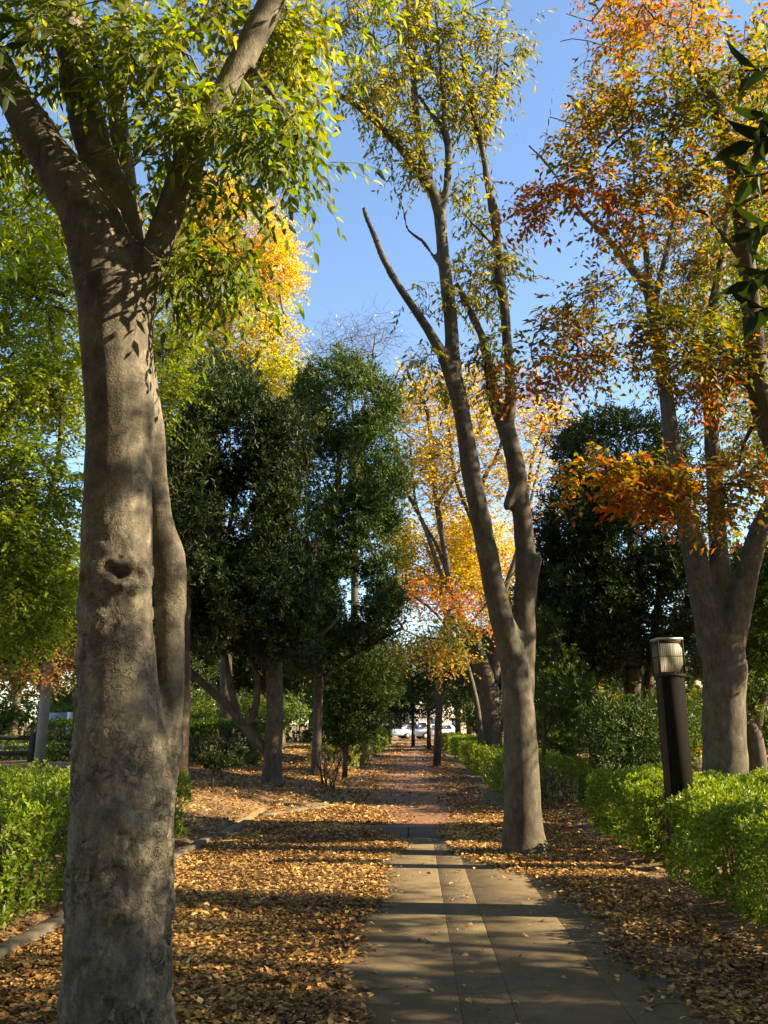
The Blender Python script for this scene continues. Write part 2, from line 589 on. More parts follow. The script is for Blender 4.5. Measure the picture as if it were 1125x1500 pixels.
def blob_points(blobs, gap=.0, gscale=1.2, lo=.35):
    """cluster centres in ellipsoids given as (px, py, Y, rx_px, ry_px, rdepth_m, n[, tint])"""
    out, ts, hub = [], [], []
    for b in blobs:
        if b[0] == 'w':                                   # world: ('w', x, y, z, rx, ry, rz, n, tint)
            c, r, n = np.array(b[1:4]), np.array(b[4:7]), b[7]
            t = b[8] if len(b) > 8 else .5
        else:
            c = P(b[0], b[1], b[2])
            m = ppm(c)
            r, n = np.array([b[3] / m, b[5], b[4] / m]), b[6]
            t = b[7] if len(b) > 7 else .5
        u = unit(rng.normal(0, 1, (int(n * (1 + 1.5 * gap)) + 1, 3)))
        rr = (lo ** 3 + (1 - lo ** 3) * rng.random(len(u))) ** (1 / 3)
        p = c + u * rr[:, None] * r
        if gap > 0:
            nv = np.array([noise.noise(Vector(q * gscale)) for q in p])
            p = p[np.argsort(-nv)[:n]]
        else:
            p = p[:n]
        out.append(p)
        hub.append(np.repeat(c[None], len(p), 0))
        ph = rng.uniform(0, 50)
        ts.append(t + .22 * np.array([noise.noise(Vector(q * .9 + np.array([ph * 0, 31.0, 7.0]))) for q in p]) + rng.normal(0, .09, len(p)))
    return np.vstack(out), np.concatenate(ts), np.vstack(hub)


def grow(skel, tgt, rtwig=.004, sides=4, maxr=None, bend=.25, up=.15):
    """joins every cluster centre to the nearest bit of the tree; returns tubes as lists of (points, radii) and outward directions"""
    cap = len(skel) + len(tgt) * 7
    nodes = np.zeros((cap, 3))
    nodes[:len(skel)] = skel[:, :3]
    par = np.full(cap, -1)
    limit = np.full(cap, 1e9)
    limit[:len(skel)] = skel[:, 3]
    n = len(skel)
    d0 = np.array([np.min(np.sum((skel[:, :3] - t) ** 2, 1)) for t in tgt])
    order = np.argsort(d0)
    paths, outd = [], np.zeros((len(tgt), 3))
    for ti in order:
        t = tgt[ti]
        dv = t - nodes[:n]
        dist = np.sqrt((dv ** 2).sum(1))
        # prefer growing outward/upward rather than back down
        j = int(np.argmin(dist + up * np.maximum(0, -dv[:, 2])))
        a = nodes[j]
        L = dist[j]
        k = int(np.clip(L / .3, 2, 6))
        f = np.linspace(0, 1, k + 1)[1:]
        if par[j] >= 0:
            pd = unit(nodes[j] - nodes[par[j]])
        else:
            pd = np.array([0, 0, .7])
        c1 = a + pd * L * bend
        q = ((1 - f) ** 2)[:, None] * a + (2 * f * (1 - f))[:, None] * (c1 * .5 + (a + t) * .25 + rng.normal(0, L * .07, 3)) + (f ** 2)[:, None] * t
        idx = np.arange(n, n + k)
        nodes[idx] = q
        par[idx] = np.concatenate([[j], idx[:-1]])
        outd[ti] = unit(q[-1] - (q[-2] if k > 1 else a))
        paths.append((j, idx))
        n += k
    cnt = np.zeros(n)
    for j, idx in paths:
        cnt[idx[-1]] += 1
    for i in range(n - 1, len(skel) - 1, -1):
        if par[i] >= 0:
            cnt[par[i]] += cnt[i]
    rad = rtwig * np.maximum(cnt, 1) ** .45
    if maxr:
        rad = np.minimum(rad, maxr)
    tubes = []
    for j, idx in paths:
        pts = np.vstack([nodes[j], nodes[idx]])
        rr = np.concatenate([[rad[idx[0]]], rad[idx]])
        tubes.append((pts, np.minimum(rr, limit[j])))
    return tubes, outd


def px_line(pts, Y0=None):
    """rows (px, py, Y, width_px) -> (x, y, z, r)"""
    out = []
    for p in pts:
        px, py, Y, w = p if len(p) == 4 else (p[0], p[1], Y0, p[2])
        q = P(px, py, Y)
        out.append((*q, .5 * w / ppm(q)))
    return out


def organic(tubes, voxel, smooth_it, mat, base, disp=None, sides=16):
    """trunk and limbs grown into one closed body"""
    a = Acc()
    for pts, rad in tubes:
        a.tube(pts, rad, sides)
    me = a.mesh(mat)
    o = bpy.data.objects.new('body', me)
    COL.objects.link(o)
    rm = o.modifiers.new('r', 'REMESH')
    rm.mode = 'VOXEL'
    rm.voxel_size = voxel
    sm = o.modifiers.new('s', 'SMOOTH')
    sm.iterations = smooth_it
    sm.factor = .5
    dg = bpy.context.evaluated_depsgraph_get()
    res = bpy.data.meshes.new_from_object(o.evaluated_get(dg), depsgraph=dg)
    bpy.data.objects.remove(o)
    bpy.data.meshes.remove(me)
    n = len(res.vertices)
    co = np.zeros(n * 3, np.float32)
    res.vertices.foreach_get('co', co)
    co = co.reshape(-1, 3)
    if disp is not None:
        nr = np.zeros(n * 3, np.float32)
        res.vertices.foreach_get('normal', nr)
        co = co + nr.reshape(-1, 3) * disp(co)[:, None]
    co = co - np.asarray(base)
    res.vertices.foreach_set('co', co.astype(np.float32).ravel())
    res.polygons.foreach_set('use_smooth', np.ones(len(res.polygons), bool))
    res.materials.clear()
    res.materials.append(mat)
    res.update()
    return res


LEAF_PROTO = {}


def leaf_protos(key, pal, mat, n=9, ratio=.4, curl=.15, fold=.12):
    """a few shared leaf meshes of unit length in the tints of a palette"""
    if key not in LEAF_PROTO:
        ms = []
        for i in range(n):
            c = pick_cols(pal, np.array([(i + .5) / n]), .05, .03)
            v, t, cc = leaves(np.zeros((1, 3)), np.array([[0, 1.0, 0]]), np.array([[0, 0, 1.0]]), 1.0, ratio, c, 1, curl * rng.uniform(.5, 1.6), fold * rng.uniform(.6, 1.5))
            ms.append(mesh_from(v, [t], mat, cc, True))
        LEAF_PROTO[key] = ms
    return LEAF_PROTO[key]


def place_leaves(parent, base, pos, d, n, L, cols, key, pal, mat, ratio, name='leaf'):
    ms = leaf_protos(key, pal, mat, ratio=ratio)
    mc = np.array([[x for x in m.color_attributes['tint'].data[0].color[:3]] for m in ms])
    d = unit(d)
    s = unit(np.cross(d, n))
    n = np.cross(s, d)
    for i in range(len(pos)):
        k = int(np.argmin(((mc - cols[i]) ** 2).sum(1)))
        o = bpy.data.objects.new(name, ms[k])
        COL.objects.link(o)
        o.parent = parent
        m = Matrix((*[tuple(r) for r in np.column_stack([s[i] * L[i], d[i] * L[i], n[i] * L[i]])],)).to_4x4()
        m.translation = Vector(pos[i] - base)
        o.matrix_local = m


def tree(name, label, cat, base, limbs, blobs, pal, o, group=None, mat=LEAF, bark=BARK_GREY, voxel=None, smooth_it=6, disp=None, rtwig=.004, solo=0, key=None):
    """limbs: lists of (x, y, z, r), the first is the trunk"""
    base = np.asarray(base, float)
    root = thing(name, label, cat, base, 0, group)
    lines = [smooth_line(l, o.get('step', .15)) for l in limbs]
    tubes = [(l[:, :3], l[:, 3]) for l in lines]
    if voxel:
        me = organic(tubes, voxel, smooth_it, bark, base, disp)
    else:
        a = Acc()
        for p, r in tubes:
            a.tube(p - base, r, 9, rough=.03)
        me = a.mesh(bark, True)
    link('trunk', me, root)
    if not blobs:
        return root
    skel = np.vstack([l for i, l in enumerate(lines) if i or len(lines) == 1])
    dn = o.get('dens', 1)
    blobs = [(*b[:7], int(b[7] * dn), *b[8:]) if b[0] == 'w' else (*b[:6], int(b[6] * dn + .5), *b[7:]) for b in blobs]
    tgt, tcl, hub = blob_points(blobs, o.get('gap', 0), o.get('gscale', 1.2), o.get('lo', .35))
    grown, outd = grow(skel, tgt, rtwig, up=o.get('up', .15))
    outd = unit(outd + .6 * unit(tgt - hub) * o.get('outward', .6))
    a = Acc()
    for p, r in grown:
        a.tube(p - base, r, o.get('sides', 4), cap=False)
    fn = whorl_leaves if o.get('whorl') else spray_leaves
    pos, d, n, L, cols, ends = fn(tgt, outd, pal, np.clip(tcl, 0, 1), o)
    if ends is not None and o.get('twiglet_r'):
        for e in ends:
            a.tube(e - base, [o['twiglet_r'], o['twiglet_r'] * .7, o['twiglet_r'] * .4], 3, cap=False)
    link('twigs', a.mesh(BARK_TWIG if bark is not BARK_DARK else BARK_DARK, True), root, 'stuff')
    sel = np.zeros(len(pos), bool)
    if solo:
        vis, z = in_view(pos)
        sc = np.where(vis, L / np.maximum(z, .1), -1)
        top = np.argsort(-sc)[:solo]
        sel[top[sc[top] > 0]] = True
        place_leaves(root, base, pos[sel], d[sel], n[sel], L[sel], cols[sel], key or name, pal, mat, o['ratio'])
    r = ~sel
    v, t, c = leaves(pos[r] - base, d[r], n[r], L[r], L[r] * o['ratio'], cols[r], o.get('detail', 0), o.get('curl', .15), o.get('fold', .12))
    link('crown', mesh_from(v, [t], mat, c), root, 'stuff')
    return root


def copy_tree(root, loc, rz, scale, label):
    r = root.copy()
    COL.objects.link(r)
    r.location = loc
    r.rotation_euler = (0, 0, rz)
    r.scale = scale if isinstance(scale, tuple) else (scale,) * 3
    r['label'] = label
    for ch in list(root.children):
        c = ch.copy()
        COL.objects.link(c)
        c.parent = r
    return r


# ------------------------------------------------------------------ ground, path, kerbs
xs = np.unique(np.concatenate([np.linspace(-400, -30, 12), np.linspace(-30, -6, 30), np.linspace(-6, 6, 97), [-2.8, -2.79, 2.36, 2.37, -1.62, 1.62], np.linspace(6, 30, 30), np.linspace(30, 400, 12)]))
ys = np.unique(np.concatenate([np.linspace(-60, 0, 12), np.linspace(0, 30, 121), [16.1, 16.11], np.linspace(30, 120, 60), np.linspace(120, 900, 12)]))
gx, gy = np.meshgrid(xs, ys)
gz = tz(gx, gy)
v = np.stack([gx, gy, gz], -1).reshape(-1, 3)
nx = len(xs)
i = (np.arange(len(ys) - 1)[:, None] * nx + np.arange(nx - 1)[None]).ravel()
g = link('ground', mesh_from(v, [np.stack([i, i + 1, i + nx + 1, i + nx], 1)], GROUND, smooth=True), kind='structure')

lawn = Acc()
lx, ly = np.meshgrid(np.linspace(-26, -7.5, 20), np.linspace(30, 52, 20))
lv = np.stack([lx, ly, tz(lx, ly) + .03], -1).reshape(-1, 3)
i = (np.arange(19)[:, None] * 20 + np.arange(19)[None]).ravel()
lawn.add(lv, quads=np.stack([i, i + 1, i + 21, i + 20], 1))
link('lawn', lawn.mesh(LAWN), kind='structure')

path = thing('path', None, None)
path['kind'] = 'structure'
edges = [-2.66, -1.7, -.73, .24, .53, 1.13, 2.24]
slabs = {}
yy = 1.2
while yy < 12.0:
    for k in range(6):
        a = Acc()
        w, l = edges[k + 1] - edges[k] - .002, 1.797
        a.box(0, w, 0, l, -.055, rng.uniform(-.0015, .0015), .002)
        o = link('paving_slab', a.mesh(PAVE_GRIT if k == 3 else PAVE), path, loc=(edges[k] + .001, yy, 0))
    yy += 1.8
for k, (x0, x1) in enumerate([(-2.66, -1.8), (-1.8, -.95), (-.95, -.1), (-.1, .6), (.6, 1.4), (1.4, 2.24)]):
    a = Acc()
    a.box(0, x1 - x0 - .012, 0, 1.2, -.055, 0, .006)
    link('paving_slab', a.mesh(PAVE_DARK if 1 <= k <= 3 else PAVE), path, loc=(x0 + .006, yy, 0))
yb = yy + 1.21
a = Acc()
a.add([(-2.66, yb, 0), (2.24, yb, 0), (2.24, 16.1, 0), (-2.66, 16.1, 0), (-1.5, 16.1, 0), (1.5, 16.1, 0), (1.5, 96, 0), (-1.5, 96, 0)],
      quads=[(0, 1, 2, 3), (4, 5, 6, 7)])
link('brick_pavement', a.mesh(brick_paving()), path)

kerb = thing('kerb', None, None)
kerb['kind'] = 'structure'


def kerb_run(x0, y0, x1, y1, h=.075, wid=.12, skip=()):
    d = np.array([x1 - x0, y1 - y0])
    L = np.linalg.norm(d)
    n = max(1, int(round(L / .6)))
    ang = math.atan2(d[1], d[0])
    for k in range(n):
        if k in skip:
            continue
        a = Acc()
        a.box(-L / n / 2 + .006, L / n / 2 - .006, -wid / 2, wid / 2, -.12, h, .012)
        o = link('kerb_stone', a.mesh(KERB), kerb, loc=(x0 + d[0] * (k + .5) / n, y0 + d[1] * (k + .5) / n, rng.uniform(-.015, .008)))
        o.rotation_euler = (rng.normal(0, .012), rng.normal(0, .012), ang + rng.normal(0, .012))


kerb_run(-2.74, 2.0, -2.74, 11.6)
kerb_run(-2.60, 11.75, -2.60, 13.5)
kerb_run(-2.55, 14.4, -1.62, 15.9)
kerb_run(-2.45, 16.2, -1.6, 16.2)
kerb_run(-1.56, 16.3, -1.56, 62, .03)
kerb_run(2.31, 2.0, 2.31, 12.5, .012)
kerb_run(1.6, 16.15, 2.4, 16.15, .1)
kerb_run(1.56, 16.3, 1.56, 62, .03)

# ------------------------------------------------------------------ fallen leaves
def scatter(n, x0, x1, y0, y1, dens, size=(.026, .056), tilt=.38, zlift=.03, pal=LITTER):
    """random leaves lying flat, kept where dens(x, y) beats a dice roll"""
    x, y = rng.uniform(x0, x1, n), rng.uniform(y0, y1, n)
    k = rng.random(n) < dens(x, y)
    x, y = x[k], y[k]
    m = len(x)
    z = np.maximum(tz(x, y), np.where(tz(x, y) < 0, 0, -9)) + rng.random(m) * zlift + .004
    a = rng.uniform(0, 6.28, m)
    d = np.stack([np.cos(a), np.sin(a), rng.normal(0, tilt * .6, m)], 1)
    nn = unit(np.stack([rng.normal(0, tilt, m), rng.normal(0, tilt, m), np.ones(m)], 1))
    L = rng.uniform(*size, m)
    patch = np.array([noise.noise(Vector((p * .9, q * .9, 3.0))) for p, q in zip(x, y)]) * .35
    c = pick_cols(pal, np.clip(.44 + patch + rng.normal(0, .24, m), 0, 1), .3)
    L = L * np.exp(rng.normal(0, .22, m))
    z = z + np.maximum(0, patch) * .12 * (zlift > 0)
    return leaves(np.stack([x, y, z], 1) - d * L[:, None] * .4, d, nn, L, L * rng.uniform(.42, .68, m), c, 0, rng.normal(.0, .12, (m, 1)), rng.normal(.1, .16, (m, 1)))


def wob(y, s, ph):
    return s * (np.sin(y * 1.7 + ph) + .6 * np.sin(y * 4.1 + ph * 2) + .35 * np.sin(y * 9.3 + ph * 3))


lit = Acc()


def add_sc(*a, **k):
    v, t, c = scatter(*a, **k)
    lit.add(v, tris=t, cols=c)


def left_bed(x, y):
    e = -.42 + wob(y, .07, .4) + .10 * sstep(7.5, 9, y) + .12 * sstep(9.5, 11, y) - .5 * sstep(11, 13.5, y)
    m = np.exp(-np.maximum(0, x - e) / .05)
    bare = 1 - .85 * np.exp(-(((x + 1.15) / .28) ** 2 + ((y - 4.15) / .35) ** 2))
    return m * bare


def right_bed(x, y):
    e = 1.40 + .32 * (1 - sstep(4.5, 6.4, y)) + wob(y, .09, 2.1) - .95 * sstep(8.8, 10.5, y) * (1 - .0 * y)
    m = np.exp(-np.maximum(0, e - x) / .06)
    bare = 1 - .8 * np.exp(-(((x - 1.75) / .25) ** 2 + ((y - 6.25) / .3) ** 2))
    return m * bare * .95


def mid_bed(x, y):
    return np.where(x < 0, np.exp(-np.maximum(0, x + .75 + wob(y, .12, .2) * 1.5) / .25), np.exp(-np.maximum(0, .95 + wob(y, .12, 1) - x) / .2) * .75)


add_sc(36000, -2.72, .1, 3.4, 8, left_bed)
add_sc(28000, -2.72, .1, 8, 13.5, left_bed)
add_sc(15000, 1.0, 2.28, 3.4, 8.5, right_bed)
add_sc(24000, .3, 2.28, 8.5, 13.5, right_bed)
add_sc(22000, -2.6, 2.2, 13.5, 16.2, mid_bed, size=(.035, .07))
add_sc(17000, -1.52, 1.52, 16.2, 40, lambda x, y: np.where(np.abs(x + .1) > .7 + wob(y, .14, .7), .85, .22), size=(.05, .09))
add_sc(10000, -1.52, 1.52, 40, 90, lambda x, y: np.where(np.abs(x) > .6, .7, .12), size=(.08, .14))
add_sc(20000, -6.5, -2.8, 4.5, 16, lambda x, y: np.where(y < 11.6, np.exp(-np.maximum(0, -3.0 - x) / .3), .9), size=(.035, .065))
add_sc(17000, -7, -1.65, 16.3, 27, lambda x, y: .95 + 0 * x, size=(.05, .085))
add_sc(12000, -6.5, -1.65, 27, 45, lambda x, y: .8 + 0 * x, size=(.07, .12))
add_sc(12000, 2.2, 5, 3.4, 16, lambda x, y: np.where(y > 12.5, .9, np.exp(-np.maximum(0, x - 2.7) / .3) * .85), size=(.035, .065))
add_sc(7000, 1.7, 5, 14, 17, lambda x, y: .7 + 0 * x, size=(.04, .07))
add_sc(1500, -.7, 2.0, 3.4, 13, lambda x, y: .3 + 0 * x, size=(.008, .022), zlift=.0)
add_sc(900, -.6, 1.9, 3.4, 13, lambda x, y: np.clip(.05 + .3 * np.abs(np.sin(x * 2.3 + y * .8)) ** 6, 0, 1), size=(.02, .045), zlift=.004)
link('leaf_litter', lit.mesh(DRY_LEAF), kind='stuff')

ms = leaf_protos('fallen', LITTER, DRY_LEAF, 9, .62, .12, .16)
for k in range(85):
    x, y = rng.uniform(-.4, 1.6), 3.7 + 8 * rng.random() ** 1.4
    if x > 1.5 - .7 * (y > 9):
        continue
    o = bpy.data.objects.new('fallen_leaf', ms[int(rng.integers(3, 9))])
    COL.objects.link(o)
    L = rng.uniform(.04, .07)
    o.scale = (L, L, L)
    o.location = (x, y, .012)
    o.rotation_euler = (rng.normal(0, .25), rng.normal(0, .25), rng.uniform(0, 6.28))
    props(o, 'dry tan leaf lying alone on the bare grey paving', 'leaf', 'fallen leaves scattered on the bare paving')

for k, (tx, ty, ta, tl) in enumerate([(1.25, 5.05, .5, .22), (.1, 6.4, 1.9, .16), (.75, 7.6, 2.8, .2), (-.05, 4.6, 1.1, .14)]):
    a = Acc()
    a.tube([(0, 0, 0), (tl * .5, .012, .006), (tl, -.01, 0)], [.004, .0035, .002], 6)
    o = link('fallen_twig', a.mesh(BARK_TWIG, True), loc=(tx, ty, .008))
    o.rotation_euler = (0, 0, ta)
    props(o, 'thin dry twig lying on the bare grey paving among loose leaves', 'twig', 'twigs fallen on the paving')

# ------------------------------------------------------------------ hedges
def hedge(name, label, x0, x1, y0, y1, h, n, leaf=.035, pal=HEDGE, group='clipped hedges along the path', round_=.18, zb=None, t0=.5, vis=0):
    cx, cyy = (x0 + x1) / 2, (y0 + y1) / 2
    zb = float(tz(cx, cyy)) if zb is None else zb
    base = np.array([cx, cyy, zb])
    root = thing(name, label, 'hedge', base, 0, group)
    # shell points: sides and top of a lumpy block
    A = np.array([(y1 - y0) * h, (y1 - y0) * h, (x1 - x0) * h, (x1 - x0) * h, (x1 - x0) * (y1 - y0) * 1.3])
    if vis:
        A = A * np.array([1.5, .25, 1.5, .4, 1.0] if vis < 0 else [.25, 1.5, 1.5, .4, 1.0])
    f = rng.choice(5, n, p=A / A.sum())
    u, w, dep = rng.random(n), rng.random(n), rng.random(n) ** 1.6 * .16
    p = np.zeros((n, 3))
    nr = np.zeros((n, 3))
    ux, uy, uz = x0 + (x1 - x0) * u, y0 + (y1 - y0) * u, .06 + (h - .06) * w
    for k in range(5):
        s = f == k
        if k < 2:
            p[s] = np.stack([np.full(s.sum(), x0 if k == 0 else x1), uy[s], uz[s]], 1)
            nr[s] = (-1 if k == 0 else 1, 0, .15)
        elif k < 4:
            p[s] = np.stack([ux[s], np.full(s.sum(), y0 if k == 2 else y1), uz[s]], 1)
            nr[s] = (0, -1 if k == 2 else 1, .15)
        else:
            p[s] = np.stack([ux[s], y0 + (y1 - y0) * w[s], np.full(s.sum(), h)], 1)
            nr[s] = (0, 0, 1)
    # round the shoulders, then lumps
    cxy = np.stack([np.clip(p[:, 0], x0 + round_, x1 - round_), np.clip(p[:, 1], y0 + round_, y1 - round_), np.clip(p[:, 2], 0, h - round_)], 1)
    dv = p - cxy
    dl = np.linalg.norm(dv, axis=1, keepdims=True)
    p = np.where(dl > round_, cxy + dv / (dl + 1e-9) * round_, p)
    nr = unit(nr + dv / (dl + 1e-9) * .8)
    lump = np.array([noise.noise(Vector(q * 1.9)) * .16 + noise.noise(Vector(q * 5.2)) * .07 for q in p])
    p = p + nr * (lump - dep)[:, None]
    p[:, 2] = np.maximum(p[:, 2], .03)
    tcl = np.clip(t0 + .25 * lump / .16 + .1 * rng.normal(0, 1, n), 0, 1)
    pos, d, nn, L, c, _ = whorl_leaves(p, nr, pal, tcl, dict(twiglets=1, per=5, twig_len=.01, leaf=leaf, rise=.9, tvar=.12))
    v, t, cc = leaves(pos - np.array([cx, cyy, 0]), d, nn, L, L * .5, c, 0, .1, .1)
    link('foliage', mesh_from(v, [t], HEDGE_LEAF, cc), root, 'stuff')
    a = Acc()
    for k in range(int((y1 - y0) * (x1 - x0) * 6) + 4):
        bx, by = rng.uniform(x0 + .15, x1 - .15), rng.uniform(y0 + .15, y1 - .15)
        for j in range(3):
            e = np.array([bx + rng.normal(0, .2), by + rng.normal(0, .2), h * rng.uniform(.55, .95)])
            q = np.array([(bx, by, -.03), ((bx * 2 + e[0]) / 3 + rng.normal(0, .03), (by * 2 + e[1]) / 3, h * .35), e])
            a.tube(q - np.array([cx, cyy, 0]), [.012, .008, .004], 4, cap=False)
    link('stems', a.mesh(BARK_TWIG), root, 'stuff')
    return root


hedge('hedge', 'low clipped sunlit hedge in front of the lamp post, closest to the camera', 2.48, 4.6, 3.0, 8.95, .76, 15500, .05, zb=.03, vis=-1)
hedge('hedge', 'low clipped hedge with bright sunlit top, behind the lamp post before the forked tree', 2.5, 5.2, 9.78, 12.8, .80, 9500, .05, zb=.03, vis=-1)
hedge('hedge', 'green hedge beside the kerb behind the thick flaking trunk', -5.2, -2.98, 5.2, 11.4, .86, 11000, .052, zb=.05, t0=.45, vis=1)
hedge('hedge', 'bright green hedge lining the far brick path behind the slender two-stemmed tree', 1.72, 3.6, 16.3, 34, .75, 8000, .07, zb=.05, t0=.6)
hedge('hedge', 'far bright hedge narrowing away along the brick path towards the cars', 1.75, 3.2, 34.5, 62, .8, 3500, .11, zb=.05)
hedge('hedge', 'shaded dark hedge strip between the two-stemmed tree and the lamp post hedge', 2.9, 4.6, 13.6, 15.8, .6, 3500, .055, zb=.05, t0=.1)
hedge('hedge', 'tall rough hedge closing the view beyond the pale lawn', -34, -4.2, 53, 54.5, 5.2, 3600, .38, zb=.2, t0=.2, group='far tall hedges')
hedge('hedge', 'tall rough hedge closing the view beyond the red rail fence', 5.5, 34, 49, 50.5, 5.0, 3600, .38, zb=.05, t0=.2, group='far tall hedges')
DRYH = [(.10, .09, .03), (.16, .15, .04), (.14, .17, .03), (.20, .20, .05)]
hedge('hedge', 'yellowing thin hedge beside the brick path across from the bright hedge', -3.4, -1.85, 27, 41, .85, 4000, .075, pal=DRYH, zb=.05)
hedge('hedge', 'square cut dark hedge far along the path before the parked cars', -3.2, -1.75, 42, 66, 1.15, 3500, .11, zb=.05, t0=.4)
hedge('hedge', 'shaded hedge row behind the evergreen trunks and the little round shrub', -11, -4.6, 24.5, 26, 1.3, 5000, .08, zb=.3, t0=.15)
hedge('hedge', 'low green hedge under the notice board by the rail fence', -17, -11.5, 27.2, 28.2, .8, 2500, .08, zb=.3, t0=.45)

# ------------------------------------------------------------------ trees, near
NEAR = dict(dens=1.25, twiglets=4, per=9, twig_len=.34, leaf=.095, ratio=.33, detail=1, gap=.6, gscale=1.7, twiglet_r=.0022, droop=.5, sides=5, step=.07, outward=.8)

KNOT = P(172, 838, 4.2)
SCAR = P(210, 815, 4.2)


def hero_bark(co):
    out = np.zeros(len(co))
    for i, c in enumerate(co):
        z = c[2]
        v = Vector((c[0], c[1], c[2] * .8))
        out[i] = noise.noise(v * 3.1) * .012 + noise.noise(v * 7) * .005
        if z < 3.9:
            m = noise.noise(Vector((c[0] * 2.5 + 5, c[1] * 2.5, z * 1.6)))
            low = 1.25 - z * .62                                     # flakes low on the trunk, fewer above
            w = min(1, max(0, (m + low) * 2.2))
            if w > 0:
                q = Vector((c[0] * 15 + noise.noise(v * 9) * .6, c[1] * 15, z * 13))
                dd, pp = noise.voronoi(q)
                e = min(1, (dd[1] - dd[0]) * 2.4)
                hsh = (math.sin(pp[0].x * 12.9 + pp[0].y * 78.2 + pp[0].z * 37.7) * 43758.5) % 1.0
                gate = 1 if hsh < .2 + w * .75 else 0
                out[i] += gate * (.021 * hsh + .006 * min(1, e * 1.6) - .006)
        dx, dz = c[0] - KNOT[0], c[2] - KNOT[2]
        if abs(dx) < .3 and abs(dz) < .3 and c[1] < Y - .02:
            wv = noise.noise(v * 14) * .025
            q1 = (math.hypot(dx / 1.7, dz + .25 * dx) + wv) * 1.3
            out[i] += -.10 * math.exp(-(q1 / .034) ** 2) + .045 * math.exp(-(math.hypot(dx / 1.5, dz + .075) / .05) ** 2) + .02 * math.exp(-((q1 - .075) / .03) ** 2)
            out[i] -= .02 * math.exp(-(math.hypot(dx + .0, (dz - .13) / 1.6) / .035) ** 2)
        dx, dz = c[0] - SCAR[0], c[2] - SCAR[2]
    return out


Y = 4.4
LT = [
    [(172, 1562, Y, 205), (172, 1541, Y, 184), (172, 1500, Y, 160), (174, 1400, Y, 152), (176, 1300, Y, 147), (179, 1200, Y, 143), (180, 1130, Y, 138), (176, 1060, Y, 126), (172, 1000, Y, 114), (170, 850, Y, 103), (173, 700, Y, 97), (176, 600, Y, 102), (171, 490, Y, 104), (168, 420, Y, 112)],
    [(160, 480, Y, 80), (145, 380, Y, 84), (125, 310, Y, 78), (92, 255, Y, 70), (55, 200, Y, 60), (20, 140, Y, 52), (-25, 65, Y, 44), (-80, -30, Y, 36), (-150, -150, Y, 24)],
    [(178, 470, Y, 70), (177, 380, Y + .05, 72), (168, 310, Y + .1, 66), (150, 250, Y + .15, 58), (132, 195, Y + .2, 54), (118, 130, Y + .2, 50), (105, 60, Y + .2, 47), (95, 0, Y + .2, 44), (80, -90, Y + .2, 36), (70, -220, Y + .2, 24)],
    [(190, 490, Y, 52), (212, 415, Y, 46), (232, 360, Y, 43), (252, 305, Y, 44), (272, 250, Y, 43), (302, 185, Y, 40), (342, 110, Y, 39), (375, 48, Y, 38), (405, -12, Y, 36), (450, -110, Y + .1, 30), (500, -230, Y + .2, 18)],
    [(200, 430, Y + .35, 44), (190, 330, Y + .45, 38), (180, 240, Y + .5, 33), (172, 150, Y + .55, 28), (180, 60, Y + .6, 22), (195, -60, Y + .6, 14)],
    [(228, 1190, Y + .05, 40), (238, 1120, Y + .16, 52), (248, 1050, Y + .2, 44), (250, 985, Y + .2, 40), (248, 920, Y + .2, 42), (250, 860, Y + .2, 50), (247, 815, Y + .2, 50), (236, 760, Y + .22, 34), (226, 680, Y + .25, 36), (219, 600, Y + .25, 34), (208, 510, Y + .25, 34), (198, 440, Y + .25, 36)],
    [(105, 225, Y - .3, 6), (140, 270, Y - .32, 6), (175, 310, Y - .3, 6), (192, 345, Y - .28, 5), (232, 380, Y - .26, 5)],
    [(100, 240, Y - .25, 7), (160, 215, Y - .3, 6), (240, 170, Y - .3, 5), (320, 130, Y - .2, 4)],
    [(110, 235, Y - .2, 6), (190, 220, Y - .2, 5), (270, 205, Y - .1, 4)],
    [(268, 262, Y, 12), (300, 330, Y + .1, 7), (350, 375, Y + .15, 5), (410, 390, Y + .2, 3)],
    [(355, 80, Y, 14), (400, 140, Y, 8), (440, 190, Y, 5)],
    [(225, 95, Y + .55, 10), (270, 60, Y + .5, 14), (310, 20, Y + .5, 12), (340, -30, Y + .5, 9)],
]
LTB = [
    (320, 60, 4.7, 120, 60, .5, 24, .45), (400, 110, 4.9, 70, 80, .5, 18, .62), (250, 120, 4.3, 90, 60, .35, 18, .42),
    (330, 190, 4.3, 100, 45, .3, 22, .42), (400, 215, 4.4, 65, 45, .3, 12, .36), (330, 255, 4.4, 60, 16, .25, 6, .34),
    (360, 395, 4.55, 75, 26, .22, 11, .15), (275, 395, 4.6, 30, 35, .25, 4, .15), (420, 30, 5.2, 60, 50, .5, 12, .6),
    (60, 60, 4.6, 90, 60, .4, 16, .3), (170, 40, 4.2, 90, 45, .35, 16, .45), (210, 230, 4.9, 50, 40, .3, 6, .4), (60, 190, 4.9, 60, 40, .3, 7, .35),
    ('w', -1.6, 4.4, 7.6, 2.2, 2.2, .7, 80, .45), ('w', -1.8, 3.4, 8.6, 2.6, 2.6, .6, 60, .5), ('w', -3.0, 5.0, 6.0, .9, 1.2, 1.2, 30, .4),
]
tree('zelkova_tree', 'thick trunk with flaking grey bark and a knot hole, closest to the camera', 'tree', (P(172, 1541, Y)[0], Y, 0),
     [px_line(l) for l in LT], LTB, YG, NEAR, voxel=.0145, smooth_it=6, disp=hero_bark, bark=BARK_HERO, rtwig=.0032, solo=290)

